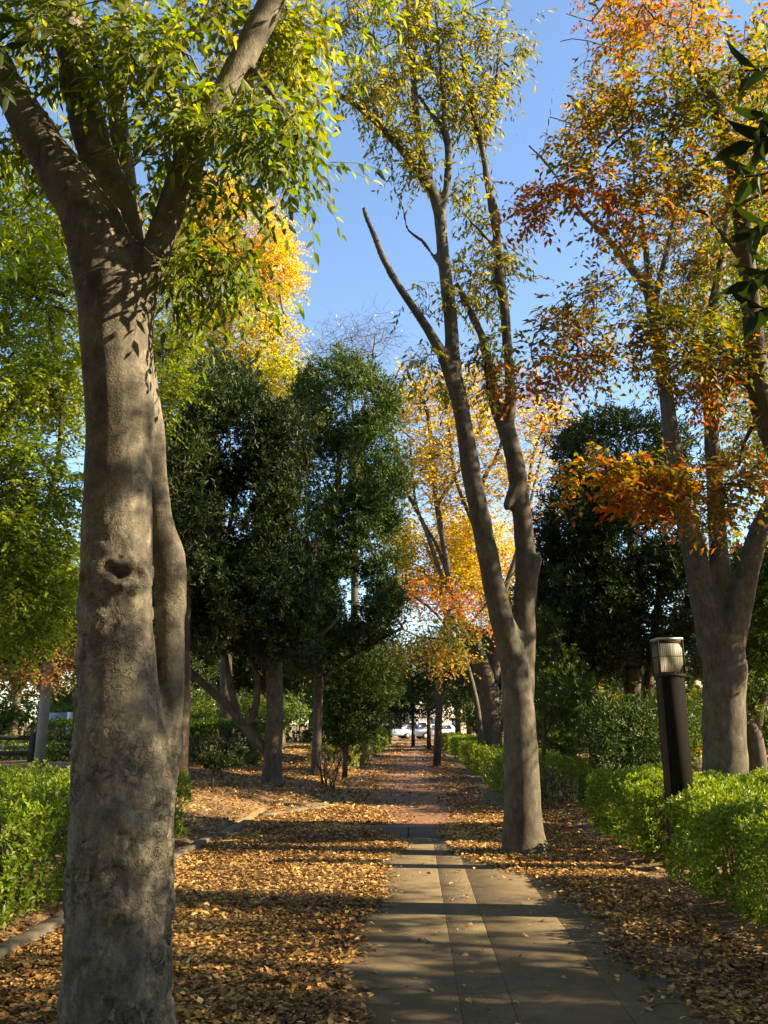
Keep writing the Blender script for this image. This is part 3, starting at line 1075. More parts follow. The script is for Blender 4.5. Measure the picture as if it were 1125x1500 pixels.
Y = 10.6
TT = [
    [(770, 1275, Y, 92), (770, 1252, Y, 80), (768, 1235, Y, 67), (766, 1200, Y, 57), (763, 1100, Y, 51), (756, 1000, Y, 44), (747, 950, Y, 38), (733, 900, Y, 35), (722, 850, Y, 32), (712, 800, Y, 31), (692, 700, Y, 29), (676, 600, Y, 25), (665, 540, Y, 23), (661, 480, Y, 21), (656, 430, Y, 20), (650, 380, Y, 19), (643, 310, Y, 18), (627, 262, Y, 15), (613, 200, Y, 13), (606, 120, Y, 11), (602, 60, Y, 10), (598, 0, Y, 9), (592, -80, Y, 7)],
    [(668, 580, Y, 20), (655, 540, Y - .05, 17), (640, 505, Y - .1, 16), (612, 460, Y - .2, 14), (590, 428, Y - .25, 13), (566, 388, Y - .3, 11), (549, 347, Y - .3, 10), (538, 322, Y - .3, 9), (532, 303, Y - .3, 8)],
    [(634, 285, Y, 14), (605, 240, Y - .1, 13), (575, 205, Y - .2, 12), (545, 172, Y - .3, 11), (510, 147, Y - .4, 9), (475, 127, Y - .5, 7)],
    [(643, 318, Y, 14), (654, 275, Y, 12), (657, 225, Y, 12), (650, 190, Y, 11), (630, 165, Y + .1, 8), (612, 138, Y + .1, 5)],
    [(651, 195, Y, 9), (650, 150, Y, 8), (645, 90, Y, 7), (640, 30, Y, 6), (632, -40, Y, 4)],
    [(645, 390, Y, 7), (618, 352, Y + .2, 6), (598, 338, Y + .2, 5), (590, 305, Y + .2, 4), (578, 275, Y + .2, 3), (571, 250, Y + .2, 2)],
    [(764, 1040, Y + .1, 34), (768, 950, Y + .15, 34), (768, 900, Y + .15, 33), (771, 840, Y + .15, 33), (768, 790, Y + .15, 29), (760, 715, Y + .15, 28), (752, 665, Y + .15, 27), (741, 628, Y + .15, 27)],
    [(744, 645, Y + .15, 20), (727, 600, Y + .2, 17), (716, 550, Y + .2, 14), (709, 502, Y + .2, 13), (693, 466, Y + .2, 12), (676, 432, Y + .2, 9), (668, 413, Y + .2, 6)],
    [(742, 640, Y + .15, 18), (748, 590, Y + .15, 17), (745, 530, Y + .15, 16), (739, 455, Y + .15, 15), (731, 395, Y + .15, 15), (727, 340, Y + .15, 13), (717, 285, Y + .15, 11), (707, 222, Y + .15, 10), (697, 182, Y + .15, 9), (688, 140, Y + .15, 8), (676, 80, Y + .15, 6), (682, 10, Y + .15, 5), (688, -50, Y + .15, 4)],
    [(730, 370, Y + .15, 9), (715, 352, Y + .1, 7), (700, 335, Y, 6), (678, 312, Y, 4)],
    [(731, 345, Y + .1, 6), (731, 312, Y + .1, 5), (722, 285, Y + .1, 4)],
    [(770, 860, Y + .12, 28), (776, 838, Y + .1, 28), (786, 812, Y + .08, 20)],
    [(758, 712, Y + .12, 18), (765, 698, Y + .08, 16), (770, 690, Y + .06, 9)],
    [(757, 712, Y + .12, 22), (745, 738, Y + .08, 15), (740, 746, Y + .06, 9)],
    [(707, 225, Y + .2, 7), (722, 160, Y + .3, 6), (730, 80, Y + .3, 5), (735, 20, Y + .3, 4), (742, -40, Y + .3, 3)],
    [(610, 165, Y, 6), (590, 120, Y - .2, 5), (560, 110, Y - .3, 4), (548, 60, Y - .3, 3)],
]
TTB = [
    (545, 40, 10.4, 70, 55, .7, 42, .62), (560, 110, 10.3, 60, 50, .6, 30, .5), (520, 150, 10.2, 45, 35, .5, 14, .55), (610, 50, 10.6, 55, 70, .6, 30, .6),
    (590, 180, 10.4, 45, 35, .5, 18, .45), (680, 90, 10.6, 70, 60, .7, 46, .42), (730, 80, 10.9, 45, 40, .6, 20, .42), (650, 130, 10.5, 45, 40, .5, 20, .42),
    (715, 170, 10.8, 40, 45, .5, 20, .5), (625, 245, 10.5, 35, 18, .4, 10, .4), (680, 255, 10.6, 30, 30, .4, 8, .4), (700, 310, 10.6, 40, 15, .4, 7, .35), (585, 215, 10.3, 20, 15, .3, 5, .45),
    (720, 390, 10.9, 60, 30, .5, 18, .45), (690, 440, 10.8, 30, 40, .4, 8, .55), (640, 430, 10.6, 35, 15, .4, 6, .6), (755, 385, 11, 30, 20, .4, 8, .45),
    (640, 520, 10.5, 35, 22, .4, 8, .55), (725, 520, 10.7, 45, 22, .4, 12, .25), (660, 560, 10.8, 20, 20, .3, 4, .6), (700, 560, 10.8, 20, 25, .3, 4, .7),
    ('w', .5, 10.8, 14.2, 2.6, 1.6, 1.0, 50, .5),
]
tree('zelkova_tree', 'slender grey tree forking into two tall stems, standing beside the bare paving', 'tree', (P(769, 1245, Y)[0], Y, 0),
     [px_line(l) for l in TT], TTB, TWIN, dict(NEAR, dens=1.05, twiglets=4, per=8, twig_len=.38, leaf=.115, step=.12, detail=0, twiglet_r=.003, gap=.7, gscale=1.4, sides=4), voxel=.03, smooth_it=5, rtwig=.004,
     disp=lambda co: np.array([noise.noise(Vector(c * 4)) * .012 for c in co]), solo=150)

Y = 13.0
RT = [
    [(1062, 1222, Y, 100), (1062, 1200, Y, 80), (1062, 1120, Y, 64), (1060, 1040, Y, 61), (1062, 985, Y, 62), (1056, 930, Y, 62)],
    [(1046, 960, Y, 44), (1033, 890, Y, 40), (1016, 805, Y, 34), (1001, 740, Y, 29), (987, 660, Y, 25), (977, 590, Y, 22), (967, 520, Y, 20), (956, 455, Y, 18), (944, 420, Y, 13), (922, 388, Y, 12), (888, 348, Y, 10), (850, 310, Y, 8), (805, 245, Y, 6), (765, 205, Y, 4), (730, 180, Y, 3)],
    [(953, 460, Y, 12), (948, 385, Y, 11), (939, 320, Y, 9), (930, 270, Y, 7), (925, 200, Y, 5)],
    [(957, 460, Y, 12), (966, 412, Y, 10), (984, 335, Y, 8), (1000, 250, Y, 6), (1005, 150, Y, 4)],
    [(1058, 950, Y + .1, 34), (1056, 855, Y + .1, 29), (1050, 762, Y + .1, 26), (1045, 680, Y + .1, 23), (1040, 600, Y + .1, 21), (1036, 530, Y + .1, 18), (1045, 440, Y + .1, 14), (1062, 340, Y, 10), (1070, 220, Y, 7)],
    [(1068, 960, Y - .1, 40), (1085, 885, Y - .1, 36), (1099, 820, Y - .1, 32), (1118, 768, Y - .1, 30), (1150, 705, Y - .1, 27), (1190, 610, Y, 23), (1230, 480, Y, 18), (1260, 300, Y, 12)],
    [(1066, 1005, Y - .1, 40), (1080, 985, Y - .2, 30), (1088, 972, Y - .25, 18)],
    [(1060, 895, Y + .05, 20), (1068, 862, Y, 16), (1070, 850, Y, 8)],
    [(795, 230, Y, 5), (808, 150, Y, 4), (815, 90, Y, 3), (830, 20, Y, 2)], [(808, 130, Y, 3), (800, 60, Y, 2), (806, 10, Y, 1.5)], [(770, 208, Y, 3), (765, 180, Y, 2), (780, 140, Y, 1.5)],
    [(918, 386, Y, 5), (880, 375, Y, 4), (845, 330, Y, 3), (815, 325, Y, 2)],
]
RTB = [
    (900, 430, 13, 70, 40, .8, 20, .35), (960, 370, 13.2, 70, 60, .9, 26, .55), (1050, 420, 13.4, 70, 60, .9, 30, .4), (1000, 300, 13.5, 100, 70, 1, 32, .45), (1080, 300, 13.4, 60, 80, 1, 22, .5),
    (900, 25, 13.6, 70, 35, .8, 24, .85), (1010, 60, 13.8, 90, 60, 1, 32, .5), (1090, 130, 13.8, 60, 80, 1, 24, .6), (880, 100, 13.4, 50, 40, .7, 14, .6), (860, 200, 13.2, 40, 50, .6, 14, .5),
    (1000, 540, 13, 70, 35, .7, 18, .45), (1080, 520, 13.2, 60, 50, .8, 20, .4), (1060, 590, 13, 40, 40, .6, 10, .3), (1040, 560, 12.8, 30, 25, .4, 8, .9), (1095, 640, 13.2, 40, 40, .6, 12, .2),
    ('w', 6.8, 13.6, 9.0, 2.0, 1.4, 2.0, 30, .5),
]
FARN = dict(dens=1.05, twiglets=5, per=9, twig_len=.4, leaf=.095, ratio=.46, gap=.7, gscale=1.1, droop=.25, sides=4, step=.15, twiglet_r=.003, tvar=.22)
tree('zelkova_tree', 'grey tree splitting low into three thick limbs behind the lamp post, rusty orange leaves', 'tree', (P(1062, 1210, Y)[0], Y, 0),
     [px_line(l) for l in RT], RTB, OLIVE, FARN, voxel=.042, smooth_it=4, rtwig=.0035, disp=lambda co: np.array([noise.noise(Vector(c * 4)) * .014 for c in co]), key='olive', solo=80)

Y = 7.3
ET = [
    [(1345, 1370, Y, 120), (1335, 1340, Y, 100), (1300, 1100, Y, 86), (1250, 900, Y, 76), (1200, 775, Y, 62)],
    [(1230, 850, Y, 60), (1190, 760, Y, 54), (1150, 670, Y, 44), (1120, 605, Y, 36), (1109, 535, Y, 31), (1102, 470, Y, 28), (1094, 390, Y, 26), (1084, 300, Y, 25), (1071, 222, Y, 23), (1050, 160, Y, 19), (1030, 125, Y, 14), (1012, 95, Y, 9), (990, 40, Y, 6)],
    [(1240, 880, Y, 56), (1300, 700, Y + .2, 50), (1370, 500, Y + .3, 42), (1430, 250, Y + .4, 30), (1470, 0, Y + .4, 18)],
    [(1195, 770, Y, 14), (1130, 728, Y - .1, 9), (1065, 708, Y - .15, 7), (1000, 712, Y - .2, 5), (930, 690, Y - .25, 4), (875, 690, Y - .3, 3), (832, 690, Y - .3, 2)],
    [(1106, 570, Y, 13), (1065, 547, Y - .1, 9), (1020, 531, Y - .1, 7), (960, 530, Y - .1, 5), (880, 520, Y, 4), (800, 530, Y, 3), (735, 545, Y, 2)],
    [(1094, 390, Y, 10), (1030, 310, Y - .1, 6), (985, 270, Y - .15, 5), (930, 235, Y - .2, 4), (890, 215, Y - .2, 3)],
    [(1035, 315, Y - .1, 5), (960, 292, Y - .1, 4), (900, 288, Y - .1, 3), (850, 280, Y - .1, 2)],
    [(1080, 260, Y, 8), (1110, 140, Y - .2, 6), (1060, 100, Y - .3, 4), (1010, 62, Y - .3, 3)],
    [(1116, 600, Y + .1, 12), (1090, 650, Y + .3, 9), (1080, 690, Y + .4, 7)],
]
ETB = [
    (870, 688, 7.0, 42, 7, .3, 12, .55), (935, 693, 7.0, 55, 8, .35, 17, .52), (1000, 703, 7.05, 58, 9, .35, 17, .54), (1065, 700, 7.1, 50, 14, .35, 14, .5), (1085, 690, 7.2, 60, 34, .4, 10, .55), (930, 732, 7.0, 50, 14, .25, 8, .85), (1040, 740, 7.1, 60, 18, .3, 10, .55),
    (760, 545, 7.3, 40, 10, .3, 7, .85), (820, 520, 7.3, 60, 25, .4, 15, .5), (900, 500, 7.3, 80, 40, .5, 26, .35), (990, 500, 7.2, 80, 45, .5, 28, .3), (1075, 470, 7.2, 60, 70, .5, 26, .25),
    (1050, 560, 7.2, 45, 25, .4, 8, .7), (800, 480, 7.3, 30, 18, .3, 5, .45), (870, 440, 7.2, 50, 25, .4, 8, .4),
    (900, 265, 7.1, 80, 45, .5, 28, .42), (985, 230, 7.2, 80, 65, .5, 32, .33), (870, 175, 7.1, 60, 45, .45, 20, .38), (940, 130, 7.1, 80, 55, .5, 26, .25), (1050, 100, 7.2, 80, 80, .5, 34, .32), (1080, 260, 7.2, 60, 80, .5, 26, .45),
    (830, 300, 7.1, 55, 18, .35, 12, .75), (775, 295, 7.1, 28, 9, .25, 4, .95), (960, 40, 7.3, 80, 50, .5, 26, .6), (940, 320, 7.2, 80, 40, .5, 14, .4),
    ('w', 4.9, 7.3, 7.9, 1.3, 1.2, .9, 45, .4), ('w', 3.8, 5.9, 6.6, 1.3, 1.0, .9, 26, .4), ('w', 4.6, 4.3, 6.2, .8, .8, .5, 22, .4),  # last cluster hangs out of view, added to shade the thick trunk
]
tree('zelkova_tree', 'leaning tree whose crooked limb and flat orange sprays reach in over the lamp post', 'tree', (P(1335, 1340, Y)[0], Y, 0),
     [px_line(l) for l in ET], ETB, OLIVE, dict(NEAR, dens=1.2, leaf=.08, ratio=.46, twig_len=.30, gap=.35, gscale=1.8, detail=0, tvar=.2, twiglet_r=.002, per=8, droop=.15), voxel=.03, smooth_it=4, rtwig=.003, solo=290, key='olive')

# broad dark leaves close by at the frame edges
def sprig_tree(label, base, limbs, shoots, leaf, extra):
    root = thing('evergreen_tree', label, 'tree', base)
    base = np.asarray(base, float)
    a = Acc()
    for l in limbs:
        s = smooth_line(l, .1)
        a.tube(s[:, :3] - base, s[:, 3], 9)
    link('trunk', a.mesh(BARK_DARK, True), root)
    a = Acc()
    pos, d, n, L = [], [], [], []
    for (px, py, Yd, dx, dy, k) in shoots:
        e = P(px, py, Yd)
        e2 = P(px + dx, py + dy, Yd)
        ax = unit(e2 - e)
        tip = e + ax * leaf * .9
        st = e - ax * .3 + np.array([.08 * np.sign(base[0]), 0, .08])
        wood = np.vstack([smooth_line(l, .1) for l in limbs])
        nb = wood[np.argmin(((wood[:, :3] - st) ** 2).sum(1)), :3]
        a.tube(smooth_line([(*nb, .011), (*((nb + st) / 2 + np.array([0, 0, .07])), .009), (*st, .007), (*e, .005), (*tip, .003)], .08)[:, :3] - base, np.linspace(.011, .003, len(smooth_line([(*nb, .011), (*((nb + st) / 2 + np.array([0, 0, .07])), .009), (*st, .007), (*e, .005), (*tip, .003)], .08))), 5)
        e1 = unit(np.cross(ax, FWD))
        f1 = np.cross(ax, e1)
        for q in range(k):
            an = q * 2.399 + rng.uniform(-.3, .3)
            rd = e1 * math.cos(an) + f1 * math.sin(an)
            pos.append(e + ax * leaf * .9 * q / k)
            d.append(ax * .55 + rd * .75 + np.array([0, 0, -.25]))
            n.append(ax * .8 - rd * .5 + rng.normal(0, .15, 3))
            L.append(leaf * rng.uniform(.75, 1.15))
    link('twigs', a.mesh(BARK_DARK), root, 'stuff')
    cols = pick_cols(EVER, rng.random(len(pos)))
    place_leaves(root, base, np.array(pos), np.array(d), np.array(n), np.array(L), cols, 'broad', EVER, EVER_LEAF, .34)
    tgt, tcl, hub = blob_points(extra, .0)
    skel = np.vstack([smooth_line(l, .15) for l in limbs])
    grown, outd = grow(skel, tgt, .004)
    a = Acc()
    for p, r in grown:
        a.tube(p - base, r, 4, cap=False)
    link('twigs', a.mesh(BARK_DARK), root, 'stuff')
    p2, d2, n2, L2, c2, _ = whorl_leaves(tgt, unit(outd + unit(tgt - hub)), EVER, np.clip(tcl, 0, 1), dict(twiglets=3, per=8, twig_len=.12, leaf=leaf, rise=.3))
    v, t, c = leaves(p2 - base, d2, n2, L2, L2 * .34, c2, 0)
    link('crown', mesh_from(v, [t], EVER_LEAF, c), root, 'stuff')


sprig_tree('dark broad-leaved evergreen whose big pointed leaves hang in beside the rusty leaves', (3.1, 1.9, .05),
           [[(3.1, 1.9, 0, .13), (3.05, 1.95, 1.5, .11), (3.0, 2.1, 3, .09), (3.1, 2.2, 4.5, .05)], [(3.0, 2.05, 2.6, .06), (2.4, 2.4, 3.0, .035), (2.0, 2.6, 3.3, .015)]],
           [(1145, 95, 2.6, -60, 10, 6), (1150, 190, 2.6, -60, 25, 8), (1140, 250, 2.6, -60, 10, 7), (1150, 320, 2.6, -60, 20, 9), (1140, 385, 2.65, -60, 40, 8), (1150, 440, 2.65, -50, 20, 7), (1150, 150, 2.6, -40, 30, 6)],
           .155, [('w', 3.4, 1.7, 3.4, .9, .8, 1.2, 60, .4), ('w', 4.6, 2.6, 2.4, 1.2, 1.2, 1.1, 55, .4)])
sprig_tree('dark broad-leaved evergreen hanging a few leaves in above the thick flaking trunk', (-3.3, 2.2, .05),
           [[(-3.3, 2.2, 0, .12), (-3.25, 2.3, 2, .10), (-3.1, 2.5, 4.2, .06)], [(-3.2, 2.4, 3, .05), (-2.4, 2.7, 3.6, .03), (-1.9, 2.9, 4.0, .012)]],
           [(-20, 60, 3.0, 60, 20, 7), (-10, 120, 3.0, 55, 30, 7), (-30, 10, 3.0, 60, 30, 7)],
           .13, [('w', -3.4, 2.3, 4.6, .8, .8, .9, 40, .4)])

# ------------------------------------------------------------------ evergreens beyond
EVG = dict(dens=1.3, whorl=True, twiglets=6, per=8, twig_len=.16, leaf=.135, ratio=.32, gap=.2, gscale=.9, lo=.7, rise=.35, sides=3, step=.3, tvar=.2, outward=1.6)


def gz_at(px, Y):
    q = P(px, 1100, Y)
    return max(0.0, float(tz(q[0], Y)))


def up_from(px, py, Y):
    q = P(px, py, Y)
    return (q[0], q[1], max(float(tz(q[0], q[1])), 0) - .05)


def ever(label, Y, trunk, limbs, blobs, pal=EVER, **kw):
    b = up_from(trunk[0][0], trunk[0][1], Y)
    l0 = px_line([(p[0], p[1], Y, p[2]) for p in trunk])
    l0[0] = (l0[0][0], l0[0][1], b[2], l0[0][3])
    ls = [l0] + [px_line([(p[0], p[1], Y + (p[3] if len(p) > 3 else 0), p[2]) for p in l]) for l in limbs]
    return tree('evergreen_tree', label, 'tree', b, ls, blobs, pal, dict(EVG, **kw), mat=EVER_LEAF, bark=BARK_DARK, rtwig=.006)


ever('tall dark evergreen with its fluted bare trunk rising from the leaf-strewn bank', 18.5,
     [(398, 1160, 44), (398, 1145, 34), (400, 1100, 27), (402, 1000, 25), (398, 900, 22), (385, 750, 16), (375, 600, 9)],
     [[(400, 960, 12), (430, 940, 9), (470, 930, 7), (500, 900, 5)], [(398, 1110, 18), (385, 1095, 15), (370, 1080, 15), (355, 1060, 14), (330, 1030, 13), (290, 995, 11), (265, 970, 9)], [(357, 1062, 13), (370, 1050, 11), (378, 1000, 10), (365, 960, 9)], [(352, 1058, 10), (338, 1010, 10), (330, 960, 8)]],
     [(345, 640, 18.5, 85, 80, 1.5, 240, .35), (330, 760, 18.3, 95, 90, 1.6, 290, .3), (350, 880, 18.2, 100, 70, 1.6, 260, .3), (385, 760, 18.6, 55, 110, 1.4, 190, .45), (400, 900, 18.4, 70, 65, 1.3, 160, .4), (415, 680, 18.8, 40, 90, 1.3, 150, .3), (425, 830, 18.8, 40, 90, 1.3, 150, .3), (270, 700, 18.6, 45, 110, 1.3, 150, .3), (320, 570, 18.8, 60, 40, 1.2, 90, .35)])
ever('dark evergreen with a slim smooth trunk behind the thick flaking trunk', 16.5,
     [(264, 1150, 24), (266, 1100, 20), (270, 1000, 19), (272, 900, 15), (275, 750, 10)], [],
     [(275, 720, 17, 50, 120, 1.2, 170, .25), (290, 880, 16.7, 55, 75, 1.2, 130, .25), (290, 600, 17.2, 50, 55, 1.1, 70, .4)])
ever('tall evergreen with rounded leafy tiers and sunlit edge, standing closest to the path', 22.5,
     [(460, 1142, 20), (463, 1120, 15), (467, 1000, 14), (475, 880, 14), (490, 760, 12), (500, 640, 8)],
     [[(468, 900, 9), (450, 800, 7), (448, 760, 6)], [(466, 1000, 7), (500, 970, 6), (560, 935, 6), (590, 920, 4)], [(480, 800, 8), (510, 770, 7), (540, 740, 5)]],
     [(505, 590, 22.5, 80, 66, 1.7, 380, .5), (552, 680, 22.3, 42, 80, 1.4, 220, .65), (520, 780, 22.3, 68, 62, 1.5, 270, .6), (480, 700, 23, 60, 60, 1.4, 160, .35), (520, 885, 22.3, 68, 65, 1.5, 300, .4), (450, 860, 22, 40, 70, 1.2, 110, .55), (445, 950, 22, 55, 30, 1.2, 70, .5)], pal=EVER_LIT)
ever('broad dark evergreen with a domed top standing behind the lamp post', 19.0,
     [(925, 1130, 30), (925, 1090, 25), (928, 980, 23), (930, 860, 18), (920, 700, 10)],
     [[(927, 1000, 10), (905, 960, 9), (870, 920, 7)], [(950, 1110, 16), (950, 1000, 14), (962, 900, 11), (975, 780, 7)]],
     [(900, 670, 19, 100, 55, 2, 260, .75), (850, 760, 19, 65, 70, 1.7, 200, .35), (930, 780, 18.6, 90, 100, 1.9, 330, .25), (860, 880, 18.6, 75, 75, 1.7, 240, .22), (960, 880, 18.6, 65, 80, 1.6, 200, .22), (820, 840, 19.2, 40, 60, 1.3, 90, .3), (880, 950, 18.8, 70, 35, 1.4, 90, .3), (990, 690, 19.3, 40, 50, 1.3, 70, .6)])
ever('sunlit evergreen beside the rail fence, just behind the three-limbed grey tree', 17.5,
     [(1150, 1130, 30), (1150, 1000, 26), (1145, 860, 18)], [],
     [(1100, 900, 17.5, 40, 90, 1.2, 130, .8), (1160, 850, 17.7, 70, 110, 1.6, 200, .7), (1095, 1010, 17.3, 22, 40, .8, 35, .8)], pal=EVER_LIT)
ever('little trimmed evergreen shrub with a round dark head on a thin stem', 17.0,
     [(311, 1160, 6), (311, 1150, 5), (312, 1130, 5), (320, 1105, 4)], [],
     [(318, 1102, 17, 33, 22, .5, 90, .15), (335, 1105, 17, 22, 18, .4, 40, .15)], leaf=.06, twig_len=.05)
ever('rounded evergreen shrub with pale sunlit leaves leaning over the path kerb', 24.0,
     [(505, 1120, 8), (508, 1080, 7), (520, 1020, 6)], [[(505, 1100, 5), (485, 1070, 5), (480, 1030, 4)]],
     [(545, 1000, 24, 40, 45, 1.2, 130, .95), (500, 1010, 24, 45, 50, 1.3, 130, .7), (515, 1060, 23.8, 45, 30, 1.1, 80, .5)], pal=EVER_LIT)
ever('dark evergreen spreading over the end of the brick path, before the cars', 52,
     [(628, 1088, 7), (628, 1060, 6), (627, 1000, 6), (625, 950, 4)], [],
     [(640, 985, 52, 65, 45, 3, 260, .3), (700, 980, 50, 40, 50, 2.5, 130, .35), (655, 1030, 48, 30, 20, 1.6, 50, .6)], leaf=.2, twig_len=.3)
ever('dark evergreen overhanging the path far off across from the spreading one', 60,
     [(605, 1083, 6), (605, 1050, 5), (604, 1000, 5)], [],
     [(580, 1010, 60, 35, 35, 3, 140, .3), (610, 1030, 60, 30, 16, 2.4, 60, .4), (575, 1045, 56, 22, 18, 1.8, 50, .3)], leaf=.22, twig_len=.3)
ever('leafy green tree filling the gap between the two-stemmed tree and the domed evergreen', 17.5,
     [(795, 1140, 7), (797, 1080, 6), (800, 1000, 5)], [[(797, 1080, 4), (812, 1050, 4), (825, 1010, 3)]],
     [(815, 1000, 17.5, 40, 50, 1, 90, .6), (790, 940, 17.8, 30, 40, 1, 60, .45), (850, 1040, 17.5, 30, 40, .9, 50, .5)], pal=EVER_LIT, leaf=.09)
ever('dark glossy bush standing under the domed evergreen, next to the lamp post', 15.5,
     [(900, 1150, 8), (900, 1110, 7), (905, 1060, 5)], [],
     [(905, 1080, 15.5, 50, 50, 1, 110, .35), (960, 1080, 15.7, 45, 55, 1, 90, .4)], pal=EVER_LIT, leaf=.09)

# ------------------------------------------------------------------ autumn trees beyond
def autumn(name, label, Y, trunk, limbs, blobs, pal, o, rtwig=.006, bark=BARK_GREY, group=None):
    b = up_from(trunk[0][0], trunk[0][1], Y)
    l0 = px_line([(p[0], p[1], Y, p[2]) for p in trunk])
    l0[0] = (l0[0][0], l0[0][1], b[2], l0[0][3])
    ls = [l0] + [px_line([(p[0], p[1], Y + (p[3] if len(p) > 3 else 0), p[2]) for p in l]) for l in limbs]
    return tree(name, label, 'tree', b, ls, blobs, pal, o, bark=bark, rtwig=rtwig, group=group)


MAP = dict(dens=1.7, twiglets=6, per=10, twig_len=.42, leaf=.075, ratio=.6, gap=.35, gscale=.8, droop=.1, sides=4, step=.3, tvar=.16, twiglet_r=.003)
autumn('maple_tree', 'bright yellow green maple behind the thick flaking trunk, sun shining through its leaves', 11.5,
       [(-75, 1160, 22), (-70, 1080, 18), (-40, 950, 16), (10, 850, 13)],
       [[(5, 860, 10), (20, 740, 8), (10, 640, 6), (-20, 560, 4)], [(8, 855, 10), (70, 740, 8), (90, 600, 6), (70, 450, 4)], [(-40, 950, 8), (40, 880, 6), (95, 850, 4)]],
       [(40, 330, 11.5, 80, 70, 1.1, 60, .45), (90, 420, 11.7, 60, 70, 1.0, 45, .55), (30, 470, 11.3, 70, 65, 1.0, 55, .5), (90, 560, 11.6, 50, 60, 1, 36, .42), (30, 600, 11.3, 65, 60, 1, 50, .36), (60, 700, 11.2, 75, 55, 1, 50, .28), (30, 790, 11.2, 60, 50, 1, 38, .22), (90, 810, 11.6, 50, 60, 1, 26, .28), (40, 880, 11.3, 60, 45, .9, 34, .2), (20, 930, 11.5, 50, 25, .8, 12, .18)], [(.13, .19, .018), (.22, .29, .022), (.33, .37, .03), (.42, .40, .04)], dict(MAP, dens=2.1, gap=.2))
autumn('maple_tree', 'tall golden maple behind the dark evergreens, its crown glowing in the sun', 26,
       [(330, 1130, 20), (330, 900, 16), (320, 700, 14), (310, 600, 12)],
       [[(312, 610, 10), (330, 500, 8), (360, 400, 6)], [(312, 610, 9), (280, 500, 7), (250, 420, 5)], [(320, 600, 9), (380, 520, 6), (420, 470, 4)]],
       [(340, 330, 26, 75, 60, 2.2, 130, .75), (395, 395, 26, 42, 60, 1.8, 90, .75), (290, 330, 26, 60, 60, 2, 70, .6), (300, 420, 26, 70, 70, 2, 110, .5), (260, 500, 26, 55, 60, 1.8, 80, .3), (370, 490, 26, 65, 45, 1.8, 80, .45), (405, 560, 25, 45, 50, 1.5, 60, .25), (320, 560, 26, 70, 40, 1.6, 60, .3), (250, 360, 26, 50, 60, 1.8, 60, .4)], [(.20, .22, .025)] + GOLD, dict(MAP, leaf=.12, twig_len=.6, twiglets=5, twiglet_r=0))
autumn('maple_tree', 'yellow green maple filling the sky gap above the slim dark trunk', 15,
       [(200, 1150, 14), (205, 900, 12), (215, 700, 9)], [[(215, 710, 8), (235, 600, 6), (240, 500, 4)]],
       [(240, 480, 15, 40, 50, 1, 36, .5), (255, 580, 15, 35, 30, .8, 20, .4), (235, 400, 15, 40, 40, 1, 26, .5)], YG, MAP)
BARE = dict(MAP, dens=1.4, twiglets=4, per=5, twig_len=.8, leaf=.16, gap=.3, keep=.9, twiglet_r=.007, droop=-.2, sides=4, up=1.2)
autumn('zelkova_tree', 'half bare tree with steep dark limbs and thin yellow leaves, behind the two-stemmed tree', 29,
       [(722, 1125, 34), (720, 1080, 31), (716, 1010, 30), (708, 975, 24), (697, 935, 15)],
       [[(708, 1000, 20), (695, 960, 15), (676, 915, 10), (652, 810, 9), (637, 715, 8), (632, 650, 7), (622, 590, 5), (598, 545, 3)], [(665, 870, 7), (649, 850, 7), (621, 770, 6), (595, 720, 5), (578, 690, 3)], [(722, 1000, 20), (730, 930, 15), (725, 830, 11), (705, 720, 8), (731, 660, 5), (745, 600, 3)],
        [(640, 740, 6), (672, 690, 5), (690, 640, 3)], [(690, 930, 8), (660, 855, 6), (640, 800, 5), (610, 740, 4), (600, 640, 3)], [(728, 900, 9), (765, 780, 7), (780, 672, 5), (800, 620, 3)], [(725, 830, 7), (690, 760, 6), (665, 690, 5), (655, 600, 3)]],
       [(640, 620, 29, 65, 80, 2.2, 90, .55), (615, 700, 29, 45, 55, 1.8, 70, .6), (690, 680, 29, 65, 75, 2, 80, .6), (700, 590, 29, 60, 50, 1.8, 44, .6), (790, 650, 29, 45, 60, 1.8, 46, .7), (770, 730, 29, 40, 40, 1.5, 20, .9), (600, 590, 29, 30, 40, 1.5, 24, .7)], GOLD, BARE, .007)
autumn('maple_tree', 'yellow maple with layered leaves behind the half bare tree', 32,
       [(640, 1120, 12), (645, 1000, 10), (655, 900, 8)], [[(655, 910, 7), (640, 840, 6), (620, 790, 4)], [(655, 900, 6), (690, 840, 5), (710, 800, 4)]],
       [(640, 790, 32, 75, 45, 2.4, 90, .45), (705, 800, 32, 55, 50, 2.4, 70, .55), (660, 850, 31, 75, 25, 2, 50, .4), (720, 850, 32, 40, 40, 1.6, 36, .75), (600, 840, 32, 30, 50, 1.8, 40, .05)], GOLD, dict(MAP, leaf=.13, twig_len=.8, gap=.3, droop=0, twiglet_r=0, lo=.1))
autumn('maple_tree', 'orange red maple reaching over the path below the yellow one', 27,
       [(706, 1125, 9), (700, 1040, 8), (680, 960, 7), (662, 900, 5)], [[(680, 960, 5), (640, 900, 4), (600, 870, 3)], [(664, 950, 5), (700, 900, 4), (770, 820, 2)]],
       [(640, 875, 27, 65, 30, 1.6, 44, .75), (690, 890, 27, 35, 35, 1.4, 20, .7), (640, 930, 26.5, 60, 30, 1.5, 40, .1), (775, 790, 27, 16, 40, .8, 14, .85), (600, 950, 26.5, 40, 25, 1.2, 26, .02), (640, 960, 27, 60, 18, 1.4, 22, .4)], [(.16, .19, .03), (.30, .25, .04), (.46, .27, .06), (.50, .19, .06), (.45, .13, .05)], dict(MAP, leaf=.12, twig_len=.6, keep=.38, twiglets=5))
